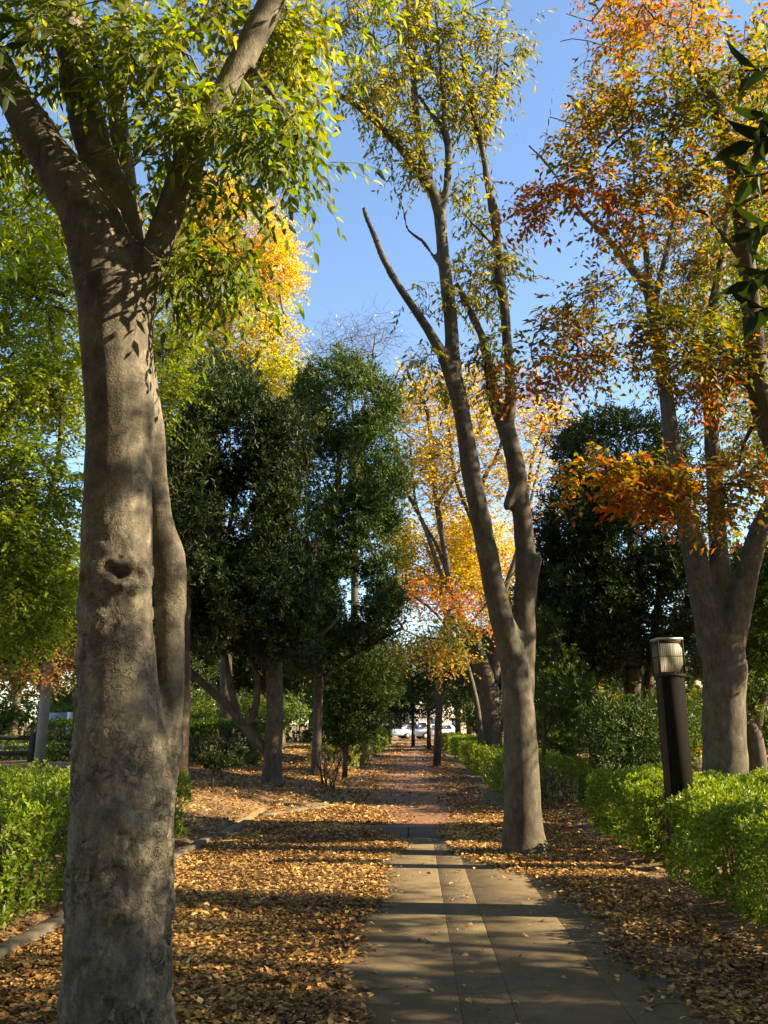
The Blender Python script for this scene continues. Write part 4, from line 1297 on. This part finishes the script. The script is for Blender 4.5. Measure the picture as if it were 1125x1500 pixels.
autumn('birch_tree', 'leafless grey tree with fine twigs showing against the sky above the evergreens', 40,
       [(520, 1110, 14), (520, 800, 11), (525, 640, 8)], [[(525, 650, 5), (510, 560, 4), (495, 500, 2)], [(525, 650, 5), (540, 560, 4), (550, 490, 2)], [(525, 640, 4), (570, 570, 3), (590, 530, 2)]],
       [(500, 510, 40, 35, 35, 2.4, 40, .5), (545, 500, 40, 35, 40, 2.4, 46, .5), (600, 560, 40, 40, 50, 2.4, 40, .5), (470, 520, 40, 30, 25, 2, 20, .5)], GOLD, dict(BARE, keep=.03, per=4, twig_len=1.4, twiglet_r=.009), .008)
autumn('zelkova_tree', 'thin tree with pinkish bare branches beside the domed evergreen top', 34,
       [(775, 1120, 12), (775, 900, 9), (770, 760, 7)], [[(770, 770, 5), (790, 680, 4), (815, 600, 2)], [(770, 770, 5), (750, 650, 4), (745, 570, 2)]],
       [(800, 620, 34, 40, 45, 2, 50, .8), (760, 580, 34, 45, 40, 2, 40, .7), (700, 560, 34, 50, 40, 2, 36, .6)], ORANGE, dict(BARE, keep=.25, twig_len=1.1), .007)
autumn('maple_tree', 'small yellow tree in the sun behind the lamp post hedge', 24,
       [(865, 1120, 6), (866, 1080, 5), (870, 1040, 4)], [], [(865, 1040, 24, 35, 30, 1, 50, .35), (1020, 1050, 24, 20, 40, 1, 30, .5), (835, 1070, 24, 25, 25, 1, 30, .1)], [(.20, .24, .02)] + GOLD, dict(MAP, leaf=.11))
autumn('maple_tree', 'brown orange maple hanging over the playground rail fence', 16,
       [(-40, 1140, 16), (-35, 1000, 12), (-20, 920, 9)], [[(-20, 930, 6), (30, 950, 5), (80, 965, 3)]],
       [(30, 985, 16, 50, 14, .8, 12, .5), (90, 970, 16.3, 30, 22, .8, 9, .4), (100, 920, 16.5, 25, 30, .8, 6, .2)], [(.16, .10, .035), (.25, .14, .045), (.32, .17, .05), (.22, .09, .04)], MAP)
autumn('cherry_tree', 'dark leaning tree forking low beside the red rail fence', 17,
       [(1112, 1150, 30), (1108, 1100, 26), (1101, 1066, 22), (1090, 1042, 15), (1080, 1015, 11)], [[(1102, 1075, 16), (1085, 1040, 12), (1075, 1000, 9), (1068, 960, 6)], [(1104, 1078, 20), (1116, 1025, 14), (1140, 970, 9), (1160, 920, 6)], [(1100, 1060, 10), (1098, 1010, 8), (1108, 970, 6)]],
       [(1110, 950, 17, 50, 40, 1, 36, .3), (1150, 880, 17, 60, 50, 1.2, 40, .3)], GREEN, MAP, bark=BARK_DARK)

# off to the sunny side: the rest of the row whose shade falls across the path, plus trees added for shade
def proto_tree(name, label, h, rad, pal, o, mat, bark, n, tw=.006):
    limbs = [[(0, 0, -.05, .26), (0, 0, .5, .19), (.05, .02, h * .3, .15)]]
    for k in range(4):
        an = k * 1.6 + .4
        limbs.append([(.03, .02, h * .27, .1), (math.cos(an) * rad * .3, math.sin(an) * rad * .3, h * .5, .07), (math.cos(an) * rad * .55, math.sin(an) * rad * .55, h * .8, .03)])
    bl = [('w', 0, 0, h * .68, rad, rad, h * .3, int(n * .5), .5)]
    for k in range(4):
        an = k * 1.57 + rng.uniform(-.3, .3)
        bl.append(('w', math.cos(an) * rad * .55, math.sin(an) * rad * .55, h * rng.uniform(.5, .72), rad * .55, rad * .55, h * .16, int(n * .125), rng.uniform(.3, .7)))
    return tree(name, label, 'tree', (0, 0, 0), limbs, bl, pal, o, mat=mat, bark=bark, rtwig=tw)


def move(r, x, y, s, rz):
    r.location = (x, y, max(0, float(tz(x, y))))
    r.scale = (s,) * 3
    r.rotation_euler = (0, 0, rz)


E1 = proto_tree('evergreen_tree', 'dense evergreen tree standing off beyond the hedge, out past the rail fence', 7, 2.4, EVER, dict(EVG, dens=1.1, leaf=.17, lo=.5), EVER_LEAF, BARK_DARK, 620)
Z1 = proto_tree('zelkova_tree', 'yellow green zelkova in the far row beyond the hedge', 11, 3.6, YG, dict(FARN, dens=1.5, leaf=.13, twig_len=.5, gap=.3), LEAF, BARK_GREY, 250)
move(E1, 8.5, 3.4, .85, .3)
move(Z1, 9.6, 4.7, .88, .8)
B1 = proto_tree('leafy_shrub', 'loose green shrub behind the rail fence near the pergola', 1.9, 1.1, GREEN, dict(EVG, dens=1, twiglets=4, leaf=.12, lo=.3), HEDGE_LEAF, BARK_DARK, 200)
B1['category'] = 'shrub'
move(B1, -15.5, 31, 1.1, .3)
far = [
    (E1, 3.9, -4.5, 1.0, .7, 'unseen evergreen added behind the camera on the hedge side to block sky light'),  # unseen trees around the camera start here, added to cut sky light
    (Z1, 5.5, -8, 1.0, .1, 'unseen zelkova added behind the camera on the hedge side to block sky light'),
    (E1, -4.2, -3.5, 1.05, 1.9, 'unseen evergreen added behind the camera across the path to block sky light'),
    (Z1, -3.5, -8.5, 1.0, 2.6, 'unseen zelkova added behind the camera across the path to block sky light'),
    (E1, -.5, -13, 1.3, 2.2, 'tall unseen evergreen added well behind the camera to block sky light'),
    (E1, -7.5, 1.5, 1.1, 4.4, 'dense unseen evergreen added beyond the kerbside hedge to block sky light'),
    (Z1, -8.5, 7.0, .95, 5.1, 'unseen zelkova added past the thick flaking trunk to block sky light'),
    (Z1, -2.0, -2.5, .9, 5.4, 'unseen zelkova added to block sky light above the camera'),
    (Z1, -4.9, -2.0, 1.7, .9, 'huge unseen zelkova added over the start of the walk, kerb side, to block sky light'),  # oversized unseen crowns start here, added to close the open sky overhead
    (Z1, .6, -6.5, 1.75, 2.9, 'huge unseen zelkova added straight behind the camera to block sky light'),
    (Z1, -7.8, 4.2, 1.5, 4.9, 'tall unseen zelkova added level with the thick flaking trunk to block sky light'),
    (Z1, 5.8, -6.0, 1.6, 5.9, 'huge unseen zelkova added among the hedge side row to block sky light'),
    (Z1, 4.1, -2.6, 1.75, 4.2, 'huge unseen zelkova added at the hedge beside the camera to block sky light over the walk'),  # unseen, added to cut the bright sky on the sun side
    (Z1, 7.6, 11.0, (.85, .85, 1.3), 1.1, 'tall zelkova added beyond the red rail fence to shade the two-stemmed tree'),  # added to throw shade on the upper stems
    (E1, 2.9, 57, 1.15, 1.0, 'dark evergreen crowding the far end of the path, on the hedge side'),
    (E1, -2.9, 71, 1.2, 3.0, 'dark evergreen crowding the far end of the path, on the mound side'),
    (E1, -16, 36, 1.2, .3, 'dark evergreen behind the pergola and the large shrub'),
    (E1, -23, 33, 1.2, 1.3, 'dark evergreen beyond the pergola, farthest from the path'),
    (Z1, 9.4, 17.4, (.8, .8, 1.65), 2.4, 'very tall narrow zelkova added far beyond the red rail fence to shade the dark evergreens'),  # stretched tall and added to shade the evergreens across the path
    (Z1, 11.8, 22.4, (.9, .9, 1.7), 5.4, 'very tall narrow zelkova added one farther beyond the red rail fence to shade the dark evergreens'),  # second stretched tree, added for the same shade
    (Z1, 1.8, -4.5, 1.15, 3.4, 'unseen zelkova added close behind the camera, hedge side, to block sky light'),  # more unseen trees added to thicken the cover behind the camera
    (Z1, -5.8, -7.0, 1.2, 1.4, 'unseen zelkova added farther behind the camera, across from the hedge, to block sky light'),
    (E1, 2.5, -9.5, 1.4, .4, 'tall unseen evergreen added behind the camera, nearest the hedge, to block sky light'),
    (E1, -9.5, -8, 1.5, 2.4, 'big unseen evergreen added far behind the camera beyond the kerbside hedge to block sky light'),
    (E1, -11.5, 12, 1.2, 3.3, 'big evergreen beyond the lime green maple'),
    (B1, -12.5, 31, 1.0, 1.3, 'loose green shrub straight behind the notice board'),
    (B1, -9.8, 30, 1.2, 2.3, 'loose green shrub behind the shaded hedge row'),
    (B1, -7.4, 28.5, 1.0, 3.3, 'loose shrub between the shaded hedge row and the evergreen trunks'),
    (B1, -5.2, 27.5, 1.1, 4.3, 'loose shrub behind the bare pale stems'),
    (B1, -19, 31, 1.2, .9, 'loose green shrub past the pergola post'),
    (B1, -22, 36, 1.6, .2, 'large shrub at the far side of the pale lawn'),
    (B1, -16, 40, 1.7, 2.2, 'large shrub behind the lawn and the notice board'),
    (B1, -11, 40, 1.6, 3.2, 'large shrub behind the lawn, nearer the path'),
    (B1, -7, 44, 1.5, 4.2, 'large shrub behind the yellowing thin hedge'),
    (B1, 5.0, 19.5, 1.0, .5, 'loose shrub under the domed evergreen, far side'),
    (B1, 6.6, 22.5, 1.2, 1.5, 'loose shrub between the domed evergreen and the red rail fence'),
    (B1, 4.2, 23.5, 1.0, 2.5, 'loose shrub behind the small green tree'),
    (B1, 8.6, 27, 1.4, 3.5, 'large shrub seen past the forked cherry tree'),
    (B1, 5.2, 29, 1.2, 4.5, 'loose shrub behind the bright far hedge'),
    (B1, 4.4, 36, 1.3, 5.5, 'shrub behind the half bare tree'),
    (B1, 4.0, 52, 1.5, .7, 'shrub beside the spreading evergreen at the path end'),
    (B1, 12.5, 30, 1.5, 1.7, 'large shrub far beyond the red rail fence'),
    (E1, -12, 52, 1.4, 3.1, 'big dark evergreen beyond the lawn, nearer the path'),
    (E1, 12, 58, 1.4, 4.1, 'big dark evergreen beyond the far hedge'),
    (E1, -26, 50, 1.6, 5.1, 'big dark evergreen beyond the lawn, farthest from the path'),
    (E1, 22, 36, 1.5, 5.7, 'big dark evergreen beyond the red rail fence, farthest from the path'),
    (E1, 7.0, -.5, .8, 1.2, 'evergreen in the row beyond the hedge, behind the camera'),
    (Z1, 8.0, -1.8, .9, 2.1, 'zelkova in the row beyond the hedge, behind the camera'),
    (E1, 7.8, 11.75, (.42, .42, 1.15), .4, 'slim unseen evergreen added beside the red rail fence to shade the path'),  # unseen, squeezed to a column and added for its shadow on the paving
    (Z1, 14, 21.8, .95, 2.1, 'yellow green tree beyond the sunlit evergreen by the rail fence'),
    (E1, 12, 27.5, 1.0, .5, 'dark evergreen seen past the forked cherry tree'),
    (E1, 5.5, 31, 1.1, 2, 'evergreen crowded behind the domed evergreen along the far hedge'),
    (E1, 4.8, 40, 1.0, 3, 'evergreen over the far hedge, second beyond the half bare tree'),
    (Z1, 6.0, 47, .9, 1.5, 'pale green tree over the far hedge near the spreading evergreen'),
    (E1, 4.2, 66, 1.1, 4, 'last dark evergreen before the parked cars, hedge side'),
    (E1, -5.2, 31, .85, 1, 'dark evergreen behind the sunlit shrub, mound side of the path'),
    (Z1, -6.5, 38, .8, 2, 'yellow green tree behind the yellowing thin hedge'),
    (E1, -5.0, 46, .95, 3.5, 'dark evergreen above the square cut hedge'),
    (E1, -4.6, 58, 1.1, 5, 'second dark evergreen above the square cut hedge, farther off'),
    (Z1, -10, 33, .95, .2, 'green tree beyond the shaded hedge row and evergreen trunks'),
    (E1, -8.5, 29, .9, 2.8, 'dark evergreen straight behind the little round shrub'),
    (E1, -13, 38, 1.1, 2.2, 'dark evergreen behind the notice board'),
    (Z1, -17, 33, 1.1, 4.2, 'green tree behind the pergola'),
    (E1, -21, 44, 1.3, 1.1, 'dark evergreen at the far edge of the pale lawn'),
    (Z1, -13, 21, .8, 3.1, 'green tree left shading the rail fence'.replace(' left', '')),
    (E1, -9, 74, 1.3, .7, 'tall evergreen far away on the mound side near the pale house'),
    (E1, 8, 80, 1.3, 2.7, 'tall evergreen far away on the hedge side near the pale house'),
    (Z1, 15, 36, 1.1, .9, 'yellow green tree far beyond the red rail fence'),
    (E1, 17, 45, 1.3, 2.3, 'dark evergreen far beyond the red rail fence'),
    (E1, -18, 62, 1.5, .1, 'big dark evergreen far beyond the lawn'),
]
for src, x, y, s, rz, lab in far:
    copy_tree(src, (x, y, max(0, float(tz(x, y)))), rz, s, lab)

# ------------------------------------------------------------------ lamp post
M_POST = plain('brown_painted_steel', (.045, .035, .025), .85, .08, 0, .25, 5)
M_FRONT_SHADE = plain('shaded_front_steel', (.010, .009, .008), .85, .06, 0, .25, 6)  # near-black colour carries the shade of the post's front face
M_CAP = plain('weathered_aluminium', (.35, .32, .26), .5, .5, .4, .2, 10)
M_LENS, t_, b_ = new_mat('ribbed_acrylic')
vv = coords(t_, (1, 1, .02))
wn = tex(t_, vv, 'ShaderNodeTexNoise', 60, 2)
t_.links.new(ramp(t_, wn.outputs[0], [(.35, (.16, .16, .13)), (.65, (.36, .36, .30))]), b_.inputs['Base Color'])
b_.inputs['Roughness'].default_value = .5
b_.inputs['Transmission Weight'].default_value = .2
b_.inputs['Specular IOR Level'].default_value = .2
lx, lyy = float(P(1000, 1190, 9.5)[0]) - .02, 9.5
lamp = thing('lamp_post', 'dark square lamp post with a glazed lantern head standing in the hedge gap', 'lamp post', (lx, lyy, .03))
lamp.scale = (.84, .84, 1.0)
a = Acc()
a.box(-.145, .145, -.145, .145, -.05, 1.98, .004)
link('post', a.mesh(M_POST), lamp)
a = Acc()
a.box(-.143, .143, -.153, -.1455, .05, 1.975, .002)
link('front_shade', a.mesh(M_FRONT_SHADE), lamp)  # sheet across the whole front, shade put into its colour
a = Acc()
a.box(-.165, .165, -.165, .165, 1.985, 2.015, .006)
link('collar', a.mesh(M_POST), lamp)
a = Acc()
a.box(-.171, .171, -.171, .171, 2.38, 2.405, .006)
link('cap', a.mesh(M_CAP), lamp)
for sx, sy in ((-1, -1), (1, -1), (1, 1), (-1, 1)):
    a = Acc()
    a.box(sx * .16 - .011, sx * .16 + .011, sy * .16 - .011, sy * .16 + .011, 2.015, 2.38)
    link('corner_bar', a.mesh(M_POST), lamp)
for k in range(4):
    a = Acc()
    a.box(-.146, .146, -.159, -.151, 2.03, 2.365)
    o = link('lens_panel', a.mesh(M_LENS), lamp)
    o.rotation_euler = (0, 0, k * math.pi / 2)
    for j in range(11):
        a = Acc()
        a.box(-.0025, .0025, -.164, -.1595, 2.03, 2.365)
        o2 = link('rib', a.mesh(M_LENS), o)
        o2.location = (-.125 + j * .025, 0, 0)
    a = Acc()
    a.box(-.146, .146, -.166, -.1645, 2.195, 2.203)
    link('cross_bar', a.mesh(M_POST), o)
    a = Acc()
    a.box(-.146, .146, -.168, -.1665, 2.34, 2.368)
    link('slot_trim', a.mesh(M_POST), o)
a = Acc()
a.tube([(0, 0, 2.02), (0, 0, 2.3)], [.05, .045], 12)
link('bulb', a.mesh(plain('frosted_bulb', (.4, .39, .34), .5)), lamp)

# ------------------------------------------------------------------ far cars, house, playground things
M_WHITE = plain('white_car_paint', (.72, .72, .70), .25, .5, 0, .03)
M_BLUE = plain('silver_blue_car_paint', (.32, .40, .50), .25, .5, .2, .03)
M_GLASS = plain('dark_car_glass', (.03, .04, .05), .08, .6, 0, .1)
M_TYRE = plain('rubber', (.02, .02, .02), .8)
M_RED = plain('red_lamp_plastic', (.45, .03, .02), .3)
M_CLEAR = plain('headlamp_plastic', (.6, .6, .58), .15)


def car(label, x, y, rz, paint, van=False):
    root = thing('parked_car', label, 'car', (x, y, .02), rz, 'cars parked beyond the end of the path')
    hgt = 1.75 if van else 1.48
    prof = [(-2.1, .35), (-2.15, .75), (-2.0, .98), (-1.75, hgt - .12), (-1.3, hgt), (.3, hgt), (1.15, .98), (2.0, .82), (2.12, .55), (2.08, .32)]
    def slab(pts, w0, w1, name, mat, par=root):
        a = Acc()
        n = len(pts)
        v = []
        for sgn in (-1, 1):
            for (px, pz) in pts:
                w = (w0 if pz < 1.0 else w0 - (w0 - w1) * (pz - 1.0) / (hgt - 1.0)) * .5
                v.append((px, sgn * w, pz))
        a.add(v, quads=[(i, (i + 1) % n, n + (i + 1) % n, n + i) for i in range(n)])
        f = Acc()
        me = mesh_from(v, [np.array([(i, (i + 1) % n, n + (i + 1) % n, n + i) for i in range(n)]), np.array([list(range(n))[::-1]]), np.array([[n + i for i in range(n)]])], mat)
        return link(name, me, par)
    slab(prof, 1.7, 1.35, 'body', paint)
    for sgn in (-1, 1):
        for x0, x1 in ((-1.55, -.6), (-.5, .45)):
            v = [(x0 - .05, sgn * .862, 1.02), (x1 + .25 * (x1 > 0), sgn * .862, 1.02), (x1, sgn * .72, hgt - .1), (x0 + .12, sgn * .72, hgt - .1)]
            v += [(a_, b - sgn * .05, c) for a_, b, c in v]
            link('window', mesh_from(v, [np.array([(0, 1, 2, 3), (4, 5, 6, 7), (0, 1, 5, 4), (1, 2, 6, 5), (2, 3, 7, 6), (3, 0, 4, 7)])], M_GLASS), root)
    for z0, z1, xa, xb, nm in ((1.0, hgt - .06, 1.13, .42, 'windscreen'), (1.02, hgt - .14, -2.02, -1.8, 'rear_window')):
        s = .02 if xa > 0 else -.02
        v = [(xa + s, -.74, z0), (xa + s, .74, z0), (xb + s, .62, z1), (xb + s, -.62, z1)]
        v += [(a_ - s * 2, b, c - .02) for a_, b, c in v]
        link(nm, mesh_from(v, [np.array([(0, 1, 2, 3), (4, 5, 6, 7), (0, 1, 5, 4), (1, 2, 6, 5), (2, 3, 7, 6), (3, 0, 4, 7)])], M_GLASS), root)
    for wx in (-1.3, 1.3):
        for sgn in (-1, 1):
            a = Acc()
            a.tube([(wx, sgn * .70, .31), (wx, sgn * .89, .31)], [.31, .31], 18)
            wh = link('wheel', a.mesh(M_TYRE), root)
            a = Acc()
            a.tube([(wx, sgn * .885, .31), (wx, sgn * .90, .31)], [.19, .18], 14)
            link('rim', a.mesh(M_CAP), wh)
    for sgn in (-1, 1):
        a = Acc()
        a.box(2.06, 2.13, sgn * .62 - .16, sgn * .62 + .16, .62, .76, .01)
        link('headlight', a.mesh(M_CLEAR), root)
        a = Acc()
        a.box(-2.17, -2.09, sgn * .7 - .1, sgn * .7 + .1, .75, .95, .01)
        link('tail_light', a.mesh(M_RED), root)


car('white car with dark windows parked across the end of the path', 2.0, 86, R(200), M_WHITE)
car('silver blue car parked across the path end beside the far tree trunk', -2.2, 88, R(15), M_BLUE)
car('boxy white van parked behind the other cars at the path end', -.2, 94, R(185), M_WHITE, True)

M_WALL = plain('pale_render', (.62, .58, .50), .8, .2, 0, .06, 2)
M_ROOF = plain('grey_brown_roof', (.16, .12, .10), .8, .2, 0, .2, 6)
M_PANE = plain('window_glass', (.10, .13, .16), .1, .6)


def house(label, x, y, w, d, h, rz):
    root = thing('house', label, 'house', (x, y, 0), rz)
    a = Acc()
    a.box(-w / 2, w / 2, -d / 2, d / 2, -.1, h)
    link('wall', a.mesh(M_WALL), root)
    e = .5
    v = [(-w / 2 - e, -d / 2 - e, h - .1), (w / 2 + e, -d / 2 - e, h - .1), (w / 2 + e, d / 2 + e, h - .1), (-w / 2 - e, d / 2 + e, h - .1), (-w / 2 - e, 0, h + 1.9), (w / 2 + e, 0, h + 1.9)]
    link('roof', mesh_from(v, [np.array([(0, 1, 5, 4), (2, 3, 4, 5), (0, 3, 2, 1)]), np.array([(0, 4, 3), (1, 2, 5)])], M_ROOF), root)
    for i in range(int(w // 2.6)):
        for z in (1.0, 3.8)[:2 if h > 5 else 1]:
            wx = -w / 2 + 1.3 + i * 2.6
            a = Acc()
            a.box(wx - .6, wx + .6, -d / 2 - .06, -d / 2 + .02, z, z + 1.2)
            fr = link('window', a.mesh(M_CAP), root)
            for s in (-1, 1):
                a = Acc()
                a.box(wx + s * .28 - .24, wx + s * .28 + .24, -d / 2 - .075, -d / 2 - .062, z + .08, z + 1.12)
                link('pane', a.mesh(M_PANE), fr)


house('pale two storey house beyond the parked cars', -1, 112, 16, 8, 5.8, 0)
house('brown roofed house glimpsed under the domed evergreen', 19, 64, 10, 7, 4.6, R(-10))

M_TIMB = plain('dark_weathered_timber', (.055, .04, .03), .8, .2, 0, .3, 9, .004)
M_TIMB2 = plain('reddish_brown_timber', (.13, .06, .04), .75, .2, 0, .3, 9, .004)
M_CONC = plain('pale_concrete_post', (.24, .23, .20), .8, .2, 0, .15, 5, .003)
pg = thing('pergola', 'grey pergola post carrying a dark cross beam beyond the leafy hedge', 'pergola', (*P(58, 1110, 20)[:2], .25))
x0 = P(58, 1110, 20)[0]
for dx, dy, r in ((0, 0, .125), (-3.2, 0, .125), (-.35, 3, .1), (-3.5, 3, .1)):
    a = Acc()
    a.tube([(dx, dy, -.3), (dx, dy, 1.6), (dx, dy, 3.4)], [r, r, r * .95], 14)
    link('post', a.mesh(M_CONC, True), pg)
for dy in (-.15, 2.85):
    a = Acc()
    a.box(-4.5, .6 - .3, dy - .06, dy + .06, 2.72, 2.95, .01)
    link('beam', a.mesh(M_TIMB), pg)
for k in range(6):
    a = Acc()
    a.box(-4.2 + k * .8, -4.1 + k * .8, -.8, 3.6, 2.955, 3.06, .01)
    link('rafter', a.mesh(M_TIMB), pg)


def rail_fence(label, pts, h, rails, mat, pw=.09):
    b = np.array(pts[0])
    root = thing('rail_fence', label, 'fence', b)
    for p in pts:
        a = Acc()
        q = np.array(p) - b
        a.tube([q + (0, 0, -.2), q + (0, 0, h + .08)], [pw, pw * .95], 10)
        link('fence_post', a.mesh(mat), root)
    for p, q in zip(pts[:-1], pts[1:]):
        for z in rails:
            a = Acc()
            a.tube([np.array(p) - b + (0, 0, z), np.array(q) - b + (0, 0, z)], [.065, .065], 8)
            link('rail', a.mesh(mat), root)


fy = 25.5
rail_fence('dark round-timber rail fence before the pale lawn', [(-18.4 + 1.72 * k, fy, .3) for k in range(6)], .95, (.35, .8), M_TIMB, .11)
rail_fence('reddish rail fence behind the three-limbed grey tree', [(7.0 + 1.5 * k, 19.5, .05) for k in range(5)], .9, (.4, .85), M_TIMB2, .06)
M_BOARD = plain('blue_grey_board', (.20, .25, .33), .5, .3, 0, .15, 3)
M_PAPER = plain('white_paper', (.6, .6, .58), .7, .2, 0, .05)
q = P(80, 1060, 29)
sg = thing('notice_board', 'pale blue grey notice board on posts beyond the rail fence', 'notice board', (q[0], 29, .3))
for s in (-.36, .36):
    a = Acc()
    a.box(s - .03, s + .03, -.03, .03, -.1, 1.6)
    link('post', a.mesh(M_CAP), sg)
a = Acc()
a.box(-.44, .44, -.075, -.032, .9, 1.58, .01)
bd = link('board', a.mesh(M_BOARD), sg)
for bx, bz, bw, bh in ((-.22, 1.3, .16, .2), (-.12, 1.12, .2, .14), (.14, 1.08, .12, .1)):
    a = Acc()
    a.box(bx - bw / 2, bx + bw / 2, -.08, -.076, bz - bh / 2, bz + bh / 2)
    link('notice', a.mesh(M_PAPER), bd)
a = Acc()
a.box(.445, .62, -.08, .06, .85, 1.6, .01)
link('side_board', a.mesh(M_PAPER), sg)

# bare stems by the shrub, young plants on the mound
def stems(label, px, py, Y, n, h):
    b = up_from(px, py, Y)
    root = thing('bare_shrub', label, 'shrub', b)
    for k in range(n):
        a = Acc()
        an = rng.uniform(0, 6.28)
        l = rng.uniform(.2, .45)
        e = np.array([math.cos(an) * l, math.sin(an) * l, h * rng.uniform(.7, 1.1)])
        s = np.array([math.cos(an) * .12, math.sin(an) * .12, -.05])
        a.tube([s, (s + e) / 2 + rng.normal(0, .06, 3), e], [.022, .016, .008], 6)
        m = (s + e) / 2
        a.tube([m, m + np.array([rng.normal(0, .15), rng.normal(0, .15), .3])], [.012, .006], 5)
        link('stem', a.mesh(BARK_GREY, True), root)


stems('clump of pale bare stems beside the slim evergreen trunk', 480, 1135, 20.5, 9, .95)
